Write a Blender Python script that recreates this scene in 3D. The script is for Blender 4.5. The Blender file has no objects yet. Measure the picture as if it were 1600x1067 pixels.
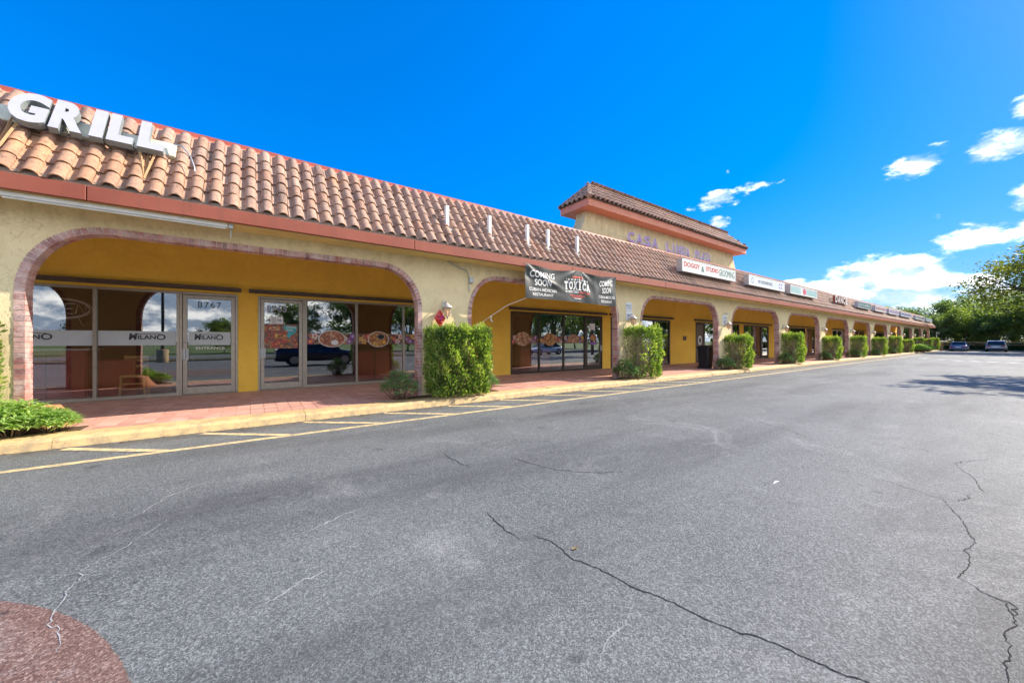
import bpy, bmesh, math, random
from mathutils import Vector, Matrix, Euler
import numpy as np
random.seed(7); np.random.seed(7)
C = bpy.context.scene.collection
SC = bpy.context.scene
R = math.radians

# ------------------------------------------------------------------ camera, sky, sun, exposure
# X runs along the arcade front, Y goes into the building, Z up. The arcade front is the plane Y = 0.
CAMD = 8.42; CAMZ = 1.45; F = 570.0
cam = bpy.data.cameras.new('camera'); camo = bpy.data.objects.new('camera', cam); C.objects.link(camo)
camo.location = (0, -CAMD, CAMZ)
camo.rotation_euler = (R(90), 0, -math.atan2(800, F) + 0.0 + math.atan2(0, 1))
camo.rotation_euler = (R(90), 0, -(math.pi/2 - math.atan2(800, F)))
cam.sensor_width = 36; cam.lens = 36*F/1600; cam.clip_start = .05; cam.clip_end = 6000
SC.camera = camo

SUN = Vector((1.34, -.435, 1.0)).normalized()          # towards the sun
EL = math.asin(SUN.z); AZ = math.atan2(SUN.x, SUN.y)
sl = bpy.data.lights.new('sun', 'SUN'); sl.energy = 2.0; sl.angle = R(.5); sl.color = (1, .90, .76)
so = bpy.data.objects.new('sun', sl); C.objects.link(so)
so.rotation_euler = SUN.to_track_quat('Z', 'Y').to_euler(); so.location = (10, -10, 30)

SC.view_settings.view_transform = 'Standard'; SC.view_settings.look = 'None'
SC.view_settings.exposure = 2.22; SC.view_settings.gamma = 1; SC.view_settings.use_curve_mapping = False
try:
    SC.cycles.max_bounces = 8; SC.cycles.transparent_max_bounces = 12; SC.cycles.use_denoising = True
    SC.cycles.sample_clamp_indirect = 6
except Exception: pass

FWD = Vector((math.cos(math.atan2(800, F)), math.sin(math.atan2(800, F)), 0))
RGT = Vector((FWD.y, -FWD.x, 0))
def pdir(px, py): return (FWD*F + RGT*(px-800) + Vector((0, 0, 1))*(533-py)).normalized()

W = bpy.data.worlds.new('World'); SC.world = W; W.use_nodes = True
def build_world():
    nt = W.node_tree; N = nt.nodes; L = nt.links
    for n in list(N): N.remove(n)
    out = N.new('ShaderNodeOutputWorld'); bg = N.new('ShaderNodeBackground'); L.new(bg.outputs[0], out.inputs[0])
    sky = N.new('ShaderNodeTexSky'); sky.sky_type = 'NISHITA'; sky.sun_disc = False
    sky.sun_elevation = EL; sky.sun_rotation = AZ; sky.air_density = 1.0; sky.dust_density = .2; sky.ozone_density = 3.0
    bw = N.new('ShaderNodeRGBToBW'); L.new(sky.outputs[0], bw.inputs[0])
    den = N.new('ShaderNodeMath'); den.operation = 'MULTIPLY_ADD'; L.new(bw.outputs[0], den.inputs[0]); den.inputs[1].default_value = .26; den.inputs[2].default_value = 1.0
    cp = N.new('ShaderNodeVectorMath'); cp.operation = 'DIVIDE'; L.new(sky.outputs[0], cp.inputs[0]); L.new(den.outputs[0], cp.inputs[1])
    tn = N.new('ShaderNodeMixRGB'); tn.blend_type = 'MULTIPLY'; tn.inputs[0].default_value = 1; L.new(cp.outputs[0], tn.inputs[1]); tn.inputs[2].default_value = (.85, 1.0, 1.32, 1)
    hs = N.new('ShaderNodeHueSaturation'); hs.inputs['Saturation'].default_value = 1.30; hs.inputs['Value'].default_value = .57
    L.new(tn.outputs[0], hs.inputs['Color'])
    geo = N.new('ShaderNodeTexCoord'); D = geo.outputs['Generated']
    def math_(op, a, b=None, c=None, clamp=False):
        m = N.new('ShaderNodeMath'); m.operation = op; m.use_clamp = clamp
        for i, v in enumerate((a, b, c)):
            if v is None: continue
            if isinstance(v, (int, float)): m.inputs[i].default_value = v
            else: L.new(v, m.inputs[i])
        return m.outputs[0]
    def dot(v):
        m = N.new('ShaderNodeVectorMath'); m.operation = 'DOT_PRODUCT'; L.new(D, m.inputs[0]); m.inputs[1].default_value = v
        return m.outputs['Value']
    sep = N.new('ShaderNodeSeparateXYZ'); L.new(D, sep.inputs[0])
    # noise on the sky dome flattened towards the horizon
    mp = N.new('ShaderNodeMapping'); L.new(D, mp.inputs[0]); mp.inputs['Scale'].default_value = (1, 1, 2.1)
    n1 = N.new('ShaderNodeTexNoise'); n1.inputs['Scale'].default_value = 11; n1.inputs['Detail'].default_value = 9; n1.inputs['Roughness'].default_value = .62
    L.new(mp.outputs[0], n1.inputs['Vector'])
    n2 = N.new('ShaderNodeTexNoise'); n2.inputs['Scale'].default_value = 3.2; n2.inputs['Detail'].default_value = 5; n2.inputs['Roughness'].default_value = .55
    L.new(mp.outputs[0], n2.inputs['Vector'])
    blobs = [ # px, py, half width px, half height px, strength
        (1440, 256, 74, 24, 1.05), (1540, 240, 74, 30, 1.05), (1590, 225, 60, 24, 1.0), (1604, 165, 26, 20, 1.0), (1612, 308, 46, 26, 1.1),
        (1112, 314, 58, 14, .85), (1121, 349, 22, 11, 1.0), (1185, 288, 40, 9, .62), (1137, 267, 6, 5, .8),
        (1395, 428, 130, 32, 1.2), (1530, 368, 130, 28, 1.0), (1400, 470, 170, 26, 1.05), (1600, 350, 80, 26, 1.0),
        (1320, 452, 100, 22, .95), (1466, 337, 18, 11, .7), (1560, 455, 140, 44, .95), (1250, 452, 80, 16, .8), (1460, 440, 170, 24, .95)]
    acc = None
    for px, py, hw, hh, st in blobs:
        c = pdir(px, py); t1 = Vector((0, 0, 1)).cross(c).normalized(); t2 = c.cross(t1)
        dd = math.sqrt((px-800)**2 + (py-533)**2 + F*F); cosa = F/dd
        wx = hw/dd*.8; wy = hh/dd*1.0
        if px > 1200: wx = hw/dd*.62
        a = math_('DIVIDE', dot(t1), wx); b = math_('DIVIDE', dot(t2), wy)
        r2 = math_('ADD', math_('MULTIPLY', a, a), math_('MULTIPLY', b, b))
        m = math_('MULTIPLY', math_('SUBTRACT', 1.35, math_('SQRT', r2)), st)
        f = math_('GREATER_THAN', dot(c), .2); m = math_('MULTIPLY', m, f)
        acc = m if acc is None else math_('MAXIMUM', acc, m)
    acc = math_('MAXIMUM', acc, 0.0)
    # cumulus, cover thickened for white fill light, over the rest of the low sky (the windows mirror it), thinning upwards
    el = sep.outputs['Z']
    back = math_('MULTIPLY', math_('SUBTRACT', .05, sep.outputs['Y']), 3.0, clamp=True)
    band = math_('MULTIPLY', math_('SUBTRACT', .95, el), 2.2, clamp=True)
    gen = math_('MULTIPLY', math_('MULTIPLY', back, band), math_('MULTIPLY', n2.outputs[0], 3.0))
    acc = math_('MAXIMUM', acc, math_('SUBTRACT', gen, .12))
    mp2 = N.new('ShaderNodeMapping'); L.new(D, mp2.inputs[0]); mp2.inputs['Scale'].default_value = (1, 1, 2.1); mp2.inputs['Location'].default_value = (SUN.x*.006, SUN.y*.006, .034)
    n3 = N.new('ShaderNodeTexNoise'); n3.inputs['Scale'].default_value = 11; n3.inputs['Detail'].default_value = 9; n3.inputs['Roughness'].default_value = .62
    L.new(mp2.outputs[0], n3.inputs['Vector'])
    v = math_('ADD', math_('MULTIPLY', acc, .80), math_('MULTIPLY', math_('SUBTRACT', n1.outputs[0], .5), 3.0))
    v = math_('MULTIPLY', v, math_('MULTIPLY', acc, 4.0, clamp=True))
    mr = N.new('ShaderNodeMapRange'); mr.interpolation_type = 'SMOOTHSTEP'; L.new(v, mr.inputs[0])
    mr.inputs[1].default_value = .36; mr.inputs[2].default_value = 1.05; mr.clamp = True
    emb = math_('SUBTRACT', n1.outputs[0], n3.outputs[0])
    shade = N.new('ShaderNodeMapRange'); L.new(emb, shade.inputs[0]); shade.inputs[1].default_value = -.06; shade.inputs[2].default_value = .13
    shade.inputs[3].default_value = .0; shade.inputs[4].default_value = 1.0; shade.clamp = True
    cm = N.new('ShaderNodeMixRGB'); cm.inputs[1].default_value = (1.45, 1.8, 2.35, 1); cm.inputs[2].default_value = (6.0, 5.9, 5.7, 1)
    L.new(shade.outputs[0], cm.inputs[0])
    # thin veil of moisture low down
    mx = N.new('ShaderNodeMixRGB'); L.new(mr.outputs[0], mx.inputs[0]); L.new(hs.outputs[0], mx.inputs[1]); L.new(cm.outputs[0], mx.inputs[2])
    L.new(mx.outputs[0], bg.inputs['Color']); bg.inputs['Strength'].default_value = .12
build_world()

# ------------------------------------------------------------------ materials
MATS = {}
class NT:
    def __init__(s, name):
        s.m = bpy.data.materials.new(name); s.m.use_nodes = True; s.nt = s.m.node_tree; s.N = s.nt.nodes; s.L = s.nt.links
        s.b = s.N['Principled BSDF']; s.out = s.N['Material Output']
    def n(s, t, **k):
        x = s.N.new('ShaderNode'+t)
        for a, v in k.items():
            if a in ('inp',):
                for i, vv in v.items():
                    if hasattr(vv, 'is_linked') or isinstance(vv, bpy.types.NodeSocket): s.L.new(vv, x.inputs[i])
                    else: x.inputs[i].default_value = vv
            else: setattr(x, a, v)
        return x
    def coord(s): 
        return s.n('TexCoord').outputs['Object']
    def world(s): return s.n('NewGeometry').outputs['Position']
    def noise(s, vec, scale, detail=4, rough=.55, dist=0):
        return s.n('TexNoise', inp={'Vector': vec, 'Scale': scale, 'Detail': detail, 'Roughness': rough, 'Distortion': dist}).outputs['Fac']
    def ramp(s, fac, stops):
        r = s.n('ValToRGB'); e = r.color_ramp.elements
        while len(e) < len(stops): e.new(.5)
        for i, (p, c) in enumerate(stops):
            e[i].position = p
            e[i].color = (c, c, c, 1) if isinstance(c, (int, float)) else (*c, 1)
        s.L.new(fac, r.inputs[0]); return r.outputs[0]
    def mix(s, fac, a, b, mode='MIX'):
        x = s.n('MixRGB', blend_type=mode)
        for i, v in enumerate((fac, a, b)):
            if isinstance(v, bpy.types.NodeSocket): s.L.new(v, x.inputs[i])
            elif isinstance(v, (int, float)): x.inputs[i].default_value = v if i == 0 else (v, v, v, 1)
            else: x.inputs[i].default_value = (*v, 1)
        return x.outputs[0]
    def math(s, op, a, b=0, clamp=False):
        x = s.n('Math', operation=op, use_clamp=clamp)
        for i, v in enumerate((a, b)):
            if isinstance(v, bpy.types.NodeSocket): s.L.new(v, x.inputs[i])
            else: x.inputs[i].default_value = v
        return x.outputs[0]
    def bump(s, h, strength=.4, dist=.01):
        b = s.n('Bump', inp={'Strength': strength, 'Distance': dist, 'Height': h}); s.L.new(b.outputs[0], s.b.inputs['Normal'])
    def col(s, c): 
        if isinstance(c, bpy.types.NodeSocket): s.L.new(c, s.b.inputs['Base Color'])
        else: s.b.inputs['Base Color'].default_value = (*c, 1)
    def rough(s, r):
        if isinstance(r, bpy.types.NodeSocket): s.L.new(r, s.b.inputs['Roughness'])
        else: s.b.inputs['Roughness'].default_value = r
    def tint(s):     # 0..1 random per object plus per face
        o = s.n('ObjectInfo').outputs['Random']; a = s.n('Attribute', attribute_name='tint').outputs['Fac']
        return s.math('FRACT', s.math('ADD', o, a))

def paint(name, c, rough=.5, metal=0, var=.12, scale=6, bump=0):
    t = NT(name); w = t.world()
    f = t.noise(w, scale, 5, .6)
    t.col(t.mix(t.ramp(f, [(.3, 0), (.7, 1)]), tuple(x*(1-var) for x in c), tuple(min(1, x*(1+var)) for x in c)))
    t.rough(rough); t.b.inputs['Metallic'].default_value = metal
    if bump: t.bump(t.noise(w, 60, 4), .3, bump)
    MATS[name] = t.m; return t.m

def stucco(name, c, dark, stain=.5):
    t = NT(name); w = t.world()
    big = t.noise(w, .9, 5, .6); mid = t.noise(w, 4.5, 6, .65, .6)
    vor = t.n('TexVoronoi', feature='DISTANCE_TO_EDGE', inp={'Vector': t.n('VectorMath', operation='ADD', inp={0: w, 1: t.n('VectorMath', operation='SCALE', inp={0: t.n('TexNoise', inp={'Vector': w, 'Scale': 3.0, 'Detail': 5}).outputs['Color'], 'Scale': .8}).outputs[0]}).outputs[0], 'Scale': 7.5}).outputs['Distance']
    crease = t.ramp(vor, [(0, 0), (.035, 1)])
    patch = t.ramp(t.noise(w, 5.5, 3), [(.5, 0), (.6, 1)])
    crease = t.mix(patch, crease, 1.0)
    base = t.mix(t.ramp(big, [(.3, 0), (.72, 1)]), c, tuple(x*y for x, y in zip(c, (.86, .84, .78))))
    base = t.mix(t.math('MULTIPLY', t.ramp(mid, [(.52, 0), (.8, 1)]), .24), base, dark)
    fine = t.noise(w, 38, 4)
    base = t.mix(t.math('MULTIPLY', t.ramp(fine, [(.55, 0), (.75, 1)]), .22), base, dark)
    base = t.mix(t.math('MULTIPLY', t.math('SUBTRACT', 1.0, crease), .42), base, dark)
    # water streaks below the soffit and splash dirt at the foot
    sep = t.n('SeparateXYZ', inp={0: w})
    mp = t.n('Mapping', inp={'Vector': w, 'Scale': (1.6, 1.6, .9)})
    st = t.noise(mp.outputs[0], 2.6, 6, .7, .5)
    top = t.n('MapRange', inp={0: sep.outputs['Z'], 1: 2.95, 2: 3.5, 3: 0, 4: 1}).outputs[0]
    base = t.mix(t.math('MULTIPLY', t.math('MULTIPLY', top, t.ramp(st, [(.42, 0), (.66, 1)])), stain), base, tuple(x*.5 for x in dark))
    foot = t.n('MapRange', inp={0: sep.outputs['Z'], 1: .1, 2: .7, 3: 1, 4: 0}).outputs[0]
    base = t.mix(t.math('MULTIPLY', t.math('MULTIPLY', foot, mid), stain*.8), base, tuple(x*.55 for x in dark))
    t.col(base); t.rough(.88)
    h = t.math('ADD', t.math('MULTIPLY', mid, .6), t.math('ADD', t.math('MULTIPLY', crease, .35), t.math('MULTIPLY', fine, .25)))
    t.bump(h, .55, .024)
    MATS[name] = t.m; return t.m
M_WALL = stucco('pale_yellow_stucco', (.82, .68, .42), (.50, .34, .12), .35)
M_GOLD = stucco('golden_stucco', (.96, .60, .085), (.72, .36, .04), .1)
def m_fascia():
    t = NT('rust_red_paint'); w = t.world(); mp = t.n('Mapping', inp={'Vector': w, 'Scale': (7, 1, .6)})
    f = t.noise(mp.outputs[0], 1.5, 6, .65); g = t.noise(w, .6, 5, .6); h = t.noise(w, 26, 5, .7)
    base = t.mix(t.ramp(g, [(.35, 0), (.7, 1)]), (.25, .058, .032), (.33, .088, .05))
    base = t.mix(t.math('MULTIPLY', t.ramp(f, [(.52, 0), (.72, 1)]), .45), base, (.17, .06, .04))
    base = t.mix(t.math('MULTIPLY', t.ramp(h, [(.62, 0), (.72, 1)]), .35), base, (.50, .27, .2))
    t.col(base); t.rough(.65); t.bump(h, .2, .004); return t.m
M_FASCIA = m_fascia()
M_SALMON = paint('salmon_paint', (.72, .25, .15), .55, var=.1, scale=2)
M_COPING = paint('coping_red', (.40, .085, .05), .5, var=.1, scale=2)
M_FLANGE = paint('pale_salmon_flange', (.66, .24, .15), .5, var=.08, scale=2)  # lower flange in a paler tone than the coping above
M_FLASH = paint('roof_felt', (.27, .22, .18), .9, var=.35, scale=5, bump=.01)
M_SOFFIT = paint('soffit_paint', (.62, .46, .17), .8, var=.12, scale=3)
M_WHITE = paint('white_enamel', (.78, .78, .76), .4, var=.05)
M_OFFW = paint('dull_white', (.62, .62, .60), .5, var=.12)
M_GALV = paint('galvanised_grey', (.42, .44, .45), .45, .5, .15, 20)
M_ALU = paint('anodised_aluminium', (.36, .32, .27), .42, .55, .1, 12)
M_BRONZE = paint('dark_bronze', (.075, .06, .05), .4, .4, .15, 10)
M_RAIL = paint('shutter_rail_brown', (.10, .075, .06), .5, .2, .2, 8)
M_BLACK = paint('matte_black', (.012, .013, .015), .5, 0, .2)
M_MORTAR = paint('mortar', (.64, .57, .54), .95, var=.25, scale=30, bump=.006)
M_LETTER = paint('letter_face_white', (.44, .44, .48), .35, var=.04)
M_LSIDE = paint('letter_return_grey', (.22, .25, .25), .5, var=.1)
M_LILAC = paint('lilac_acrylic', (.36, .21, .50), .35, var=.1)
M_CREAM = paint('cream_box', (.62, .60, .46), .5, var=.1)
M_WOODRED = None
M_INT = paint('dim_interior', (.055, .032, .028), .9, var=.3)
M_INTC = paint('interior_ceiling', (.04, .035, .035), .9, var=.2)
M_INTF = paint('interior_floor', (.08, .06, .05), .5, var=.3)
M_SOIL = paint('planter_soil', (.09, .055, .03), .95, var=.5, scale=25, bump=.02)
M_AMBER = paint('amber_glass', (.80, .44, .22), .25, var=.2, scale=20)
M_LANT = paint('lantern_metal', (.50, .47, .44), .5, .3, .2, 20)
M_PINE = paint('light_oak', (.66, .40, .15), .45, var=.18, scale=12)
M_RED = paint('vinyl_red', (.55, .03, .03), .4, var=.1)
M_GREEN = paint('vinyl_green', (.03, .12, .10), .4, var=.1)
M_BLUE = paint('vinyl_blue', (.06, .08, .38), .4, var=.1)
M_DKTXT = paint('vinyl_black', (.02, .02, .022), .4, var=.1)
M_FROST = paint('frosted_band', (.48, .53, .55), .5, var=.05)
M_TEAL = paint('vinyl_teal', (.04, .33, .38), .45, var=.1)
M_ROPE = paint('rope', (.62, .55, .46), .9, var=.2, scale=40)
M_BRANCH = paint('bark', (.16, .11, .075), .95, var=.35, scale=18, bump=.02)
M_DEADW = paint('dry_twig', (.27, .20, .13), .95, var=.3, scale=18)
M_RUBBER = paint('tyre_rubber', (.018, .018, .02), .8, var=.2)
M_POT = paint('terracotta', (.50, .20, .10), .8, var=.2)
M_FENCE = paint('fence_wood', (.42, .25, .12), .85, var=.25, scale=5)
M_PLASTICB = paint('bin_plastic', (.012, .014, .02), .38, var=.3)
M_PLAC = paint('placard_white', (.72, .73, .76), .4, var=.06)
M_TAIL = paint('tail_lamp_red', (.42, .015, .015), .2, var=.1)
M_CHROME = paint('wheel_alloy', (.45, .45, .46), .3, .8, .1)
M_HEADL = paint('headlamp_clear', (.7, .72, .74), .15, var=.05)
M_BANNERTXT = paint('banner_white_ink', (.78, .76, .72), .45, var=.06)
M_BANNERRED = paint('banner_red_ink', (.62, .10, .07), .45, var=.1)

def wood(name, c):
    t = NT(name); w = t.world(); mp = t.n('Mapping', inp={'Vector': w, 'Scale': (9, 9, .8)})
    f = t.noise(mp.outputs[0], 2.0, 6, .6, .4)
    t.col(t.mix(t.ramp(f, [(.3, 0), (.7, 1)]), tuple(x*.55 for x in c), c)); t.rough(.35); MATS[name] = t.m; return t.m
M_WOODRED = wood('cherry_panel', (.42, .06, .045))
M_DOORBR = wood('brown_door_panel', (.13, .055, .035))

def m_tile():
    t = NT('clay_tile'); w = t.world(); r = t.tint()
    base = t.ramp(r, [(0, (.40, .25, .185)), (.18, (.50, .36, .285)), (.36, (.43, .30, .24)), (.55, (.54, .40, .32)), (.72, (.44, .26, .18)), (.86, (.55, .38, .28)), (1, (.36, .26, .215))])
    # fresher orange tiles where repairs were made, towards the lower courses at the near end
    sep = t.n('SeparateXYZ', inp={0: w})
    lo = t.n('MapRange', inp={0: sep.outputs['X'], 1: -1.6, 2: .2, 3: 1, 4: 0}).outputs[0]
    loz = t.n('MapRange', inp={0: sep.outputs['Z'], 1: 4.75, 2: 4.3, 3: 0, 4: 1}).outputs[0]
    n0 = t.noise(w, 1.7, 3)
    fresh = t.math('MAXIMUM', t.math('MULTIPLY', lo, loz), t.math('MULTIPLY', t.ramp(n0, [(.60, 0), (.68, 1)]), .75))
    base = t.mix(t.math('MULTIPLY', fresh, t.ramp(r, [(.1, .95), (.9, .35)])), base, (.66, .36, .19))
    lich = t.noise(w, 55, 5, .7)
    base = t.mix(t.math('MULTIPLY', t.ramp(lich, [(.5, 0), (.66, 1)]), .55), base, (.60, .53, .46))
    dk = t.noise(w, 21, 6, .7)
    base = t.mix(t.math('MULTIPLY', t.ramp(dk, [(.50, 0), (.68, 1)]), .72), base, (.10, .075, .065))
    big = t.noise(w, .8, 4)
    base = t.mix(t.math('MULTIPLY', t.ramp(big, [(.45, 0), (.7, 1)]), .4), base, (.20, .15, .13))
    mps = t.n('Mapping', inp={'Vector': w, 'Scale': (4.2, .5, .5)}); sk = t.noise(mps.outputs[0], 1.3, 5, .65)
    base = t.mix(t.math('MULTIPLY', t.ramp(sk, [(.52, 0), (.70, 1)]), .72), base, (.12, .09, .08))
    t.col(t.mix(1.0, base, (.84, .74, .68), 'MULTIPLY')); t.rough(.85); t.bump(t.math('ADD', lich, dk), .35, .008); return t.m
M_TILE = m_tile()

def m_brick():
    t = NT('old_brick'); w = t.world(); r = t.tint()
    base = t.ramp(r, [(0, (.33, .11, .09)), (.2, (.44, .19, .155)), (.38, (.26, .105, .10)), (.55, (.48, .24, .19)), (.7, (.20, .09, .095)), (.85, (.40, .155, .125)), (1, (.50, .30, .25))])
    ef = t.noise(w, 5, 5, .6); ef2 = t.noise(w, 45, 5, .7)
    k = t.math('MULTIPLY', t.ramp(ef, [(.38, 0), (.6, 1)]), t.ramp(ef2, [(.35, .25), (.7, 1)]))
    base = t.mix(t.math('MULTIPLY', k, .85), base, (.68, .56, .53))
    t.col(base); t.rough(.9); t.bump(ef2, .5, .008); return t.m
M_BRICK = m_brick()

def m_asphalt(name='asphalt', red=False):
    t = NT(name); w = t.world()
    v = t.n('TexVoronoi', inp={'Vector': w, 'Scale': 135}).outputs['Color']
    vs = t.n('SeparateColor', inp={0: v}).outputs[0]
    vb = t.n('SeparateColor', inp={0: t.n('TexVoronoi', inp={'Vector': w, 'Scale': 64}).outputs['Color']}).outputs[1]
    v2 = t.noise(w, 150, 2, .6)
    big = t.noise(w, .33, 6, .62, .5); mid = t.noise(w, 1.6, 6, .65); 
    mpx = t.n('Mapping', inp={'Vector': w, 'Scale': (.16, 1.0, 1), 'Rotation': (0, 0, .12)})
    streak = t.noise(mpx.outputs[0], .9, 6, .62)
    if not red: st = [(0, (.052, .058, .058)), (.35, (.102, .112, .111)), (.62, (.166, .179, .178)), (.82, (.222, .236, .234)), (1, (.30, .315, .31))]
    else: st = [(0, (.085, .046, .038)), (.35, (.15, .078, .062)), (.62, (.20, .115, .093)), (.82, (.28, .18, .15)), (1, (.40, .30, .26))]
    base = t.ramp(vs, st)
    base = t.mix(t.math('MULTIPLY', t.ramp(vb, [(.62, 0), (1, 1)]), .45), base, (.03, .032, .034) if not red else (.08, .04, .035))
    base = t.mix(t.math('MULTIPLY', t.ramp(v2, [(.50, 0), (.68, 1)]), .4), base, (.05, .052, .054) if not red else (.10, .05, .04))
    base = t.mix(t.ramp(big, [(.36, .0), (.66, .24)]), base, (.27, .272, .268) if not red else (.33, .23, .19))
    base = t.mix(t.math('MULTIPLY', t.ramp(streak, [(.47, 0), (.68, 1)]), .55), base, (.045, .046, .05) if not red else (.12, .06, .05))
    base = t.mix(t.math('MULTIPLY', t.ramp(mid, [(.54, 0), (.72, 1)]), .28), base, (.06, .06, .064) if not red else (.1, .05, .04))
    spot = t.noise(w, 3.1, 3, .5)
    base = t.mix(t.math('MULTIPLY', t.ramp(spot, [(.66, 0), (.73, 1)]), .55), base, (.03, .03, .032))
    pale = t.noise(w, .7, 8, .75, 1.2)
    base = t.mix(t.math('MULTIPLY', t.math('MULTIPLY', t.ramp(pale, [(.55, 0), (.70, 1)]), t.ramp(vs, [(.2, .25), (.8, 1)])), .5), base, (.40, .40, .385))
    sp = t.n('SeparateXYZ', inp={0: w}); gut = t.n('MapRange', inp={0: sp.outputs['Y'], 1: -1.25, 2: -.84, 3: 0, 4: 1}).outputs[0]
    base = t.mix(t.math('MULTIPLY', gut, t.ramp(t.noise(w, 6, 6, .7), [(.36, .1), (.6, .85)])), base, (.07, .055, .038))
    t.col(base); t.rough(.7)
    t.b.inputs['Specular IOR Level'].default_value = .4
    t.bump(t.math('ADD', t.math('MULTIPLY', vs, .7), t.math('ADD', v2, vb)), .7, .007); MATS[name] = t.m; return t.m
M_ASPH = m_asphalt(); M_REDASPH = m_asphalt('red_painted_asphalt', True)

def m_worn(name, c, wear=.45, under=(.12, .12, .12), sc=9):
    t = NT(name); w = t.world(); f = t.noise(w, sc, 7, .7); g = t.noise(w, 70, 3, .7)
    k = t.math('MULTIPLY', t.ramp(t.math('ADD', t.math('MULTIPLY', f, .7), t.math('MULTIPLY', g, .3)), [(.46, 0), (.57, 1)]), wear)
    d = t.noise(w, 1.4, 5)
    base = t.mix(t.ramp(d, [(.35, 0), (.7, .5)]), c, tuple(x*.72 for x in c))
    t.col(t.mix(k, base, under)); t.rough(.75); t.bump(g, .4, .006); return t.m
M_YLINE = m_worn('worn_yellow_marking', (.74, .57, .29), .6)
M_WLINE = m_worn('worn_white_marking', (.72, .72, .70), .4)
M_KERB = m_worn('yellow_kerb_paint', (.66, .46, .21), .75, (.33, .25, .15), 6)
M_CRACK = paint('crack_dark', (.014, .014, .016), .95, var=.3, scale=30)
M_CRACKW = m_worn('crack_pale', (.42, .42, .41), .6, (.2, .2, .2), 14)
def m_paver():
    t = NT('red_paving_tile'); w = t.world(); r = t.tint()
    base = t.ramp(r, [(0, (.54, .28, .215)), (.35, (.60, .34, .27)), (.65, (.50, .26, .205)), (1, (.66, .40, .32))])
    f = t.noise(w, 3, 6, .65); g = t.noise(w, 50, 4, .7)
    base = t.mix(t.math('MULTIPLY', t.ramp(f, [(.45, 0), (.7, 1)]), .4), base, (.27, .125, .105))
    base = t.mix(t.math('MULTIPLY', t.ramp(g, [(.56, 0), (.72, 1)]), .35), base, (.55, .36, .3))
    t.col(base); t.rough(.62); t.bump(t.math('ADD', f, g), .3, .006); return t.m
M_PAVER = m_paver()
M_GROUT = paint('paving_joint', (.52, .33, .27), .9, var=.2, scale=8)

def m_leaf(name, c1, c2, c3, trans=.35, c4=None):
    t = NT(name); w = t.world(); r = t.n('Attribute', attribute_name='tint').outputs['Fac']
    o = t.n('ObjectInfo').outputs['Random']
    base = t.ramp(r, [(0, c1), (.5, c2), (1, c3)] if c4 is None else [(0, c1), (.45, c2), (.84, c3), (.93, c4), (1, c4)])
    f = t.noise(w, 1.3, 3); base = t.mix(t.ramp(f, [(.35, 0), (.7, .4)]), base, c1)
    t.col(base); t.rough(.55); t.b.inputs['Specular IOR Level'].default_value = .3
    tr = t.n('BsdfTranslucent'); t.L.new(t.mix(1.0, base, (1.5, 1.7, .7), 'MULTIPLY'), tr.inputs[0])
    mx = t.n('MixShader', inp={0: trans}); t.L.new(t.b.outputs[0], mx.inputs[1]); t.L.new(tr.outputs[0], mx.inputs[2])
    t.L.new(mx.outputs[0], t.out.inputs[0]); MATS[name] = t.m; return t.m
M_JUNI = m_leaf('juniper_leaf', (.075, .125, .03), (.20, .30, .055), (.41, .48, .11), .38, (.34, .27, .14))
M_FERN = m_leaf('fern_leaf', (.17, .28, .08), (.36, .50, .17), (.62, .68, .26), .45)
M_BLUEL = m_leaf('blue_green_leaf', (.10, .20, .09), (.20, .34, .16), (.38, .48, .2), .38)
M_TREE1 = m_leaf('tree_leaf_dark', (.075, .115, .045), (.165, .22, .08), (.33, .38, .16), .45)
M_TREE2 = m_leaf('tree_leaf_mid', (.10, .14, .035), (.22, .275, .065), (.42, .46, .12), .45)
M_TREE3 = m_leaf('tree_leaf_yellow', (.08, .10, .02), (.17, .19, .035), (.32, .28, .06), .4)
M_HEDGE = m_leaf('hedge_leaf', (.02, .045, .015), (.035, .075, .022), (.07, .12, .03), .2)
M_GRASS = paint('grass', (.10, .15, .035), .95, var=.4, scale=2, bump=.03)

def m_glass():
    t = NT('window_glass'); N = t.N
    N.remove(t.b)
    tr = t.n('BsdfTransparent'); tr.inputs[0].default_value = (.80, .80, .79, 1)
    gl = t.n('BsdfGlossy'); gl.inputs['Roughness'].default_value = .0; gl.inputs[0].default_value = (.93, .95, .97, 1)
    w = t.world(); nz = t.noise(w, .8, 2)
    bp = t.n('Bump', inp={'Strength': .06, 'Distance': .01, 'Height': nz}); t.L.new(bp.outputs[0], gl.inputs['Normal'])
    lw = t.n('LayerWeight', inp={0: .35}); f = t.n('MapRange', inp={0: lw.outputs['Facing'], 1: 0, 2: 1, 3: .24, 4: .82}).outputs[0]
    mx = t.n('MixShader'); t.L.new(f, mx.inputs[0]); t.L.new(tr.outputs[0], mx.inputs[1]); t.L.new(gl.outputs[0], mx.inputs[2])
    t.L.new(mx.outputs[0], t.out.inputs[0]); return t.m
M_GLASS = m_glass()
def m_carpaint(name, c, metal=.4):
    t = NT(name); t.col(c); t.rough(.28); t.b.inputs['Metallic'].default_value = metal; t.b.inputs['Coat Weight'].default_value = .8; t.b.inputs['Coat Roughness'].default_value = .05
    return t.m
M_CARGLASS = paint('car_glass', (.015, .02, .025), .06, 0, .1)
def m_food(name, cols, scale):
    t = NT(name); w = t.world(); v = t.n('TexVoronoi', inp={'Vector': w, 'Scale': scale})
    sep = t.n('SeparateColor', inp={0: v.outputs['Color']}).outputs[0]
    st = [(i/(len(cols)-1), c) for i, c in enumerate(cols)]
    base = t.ramp(sep, st); base = t.mix(t.ramp(v.outputs['Distance'], [(.2, 0), (.75, .6)]), base, (.05, .02, .015))
    t.col(base); t.rough(.45); return t.m
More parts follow.
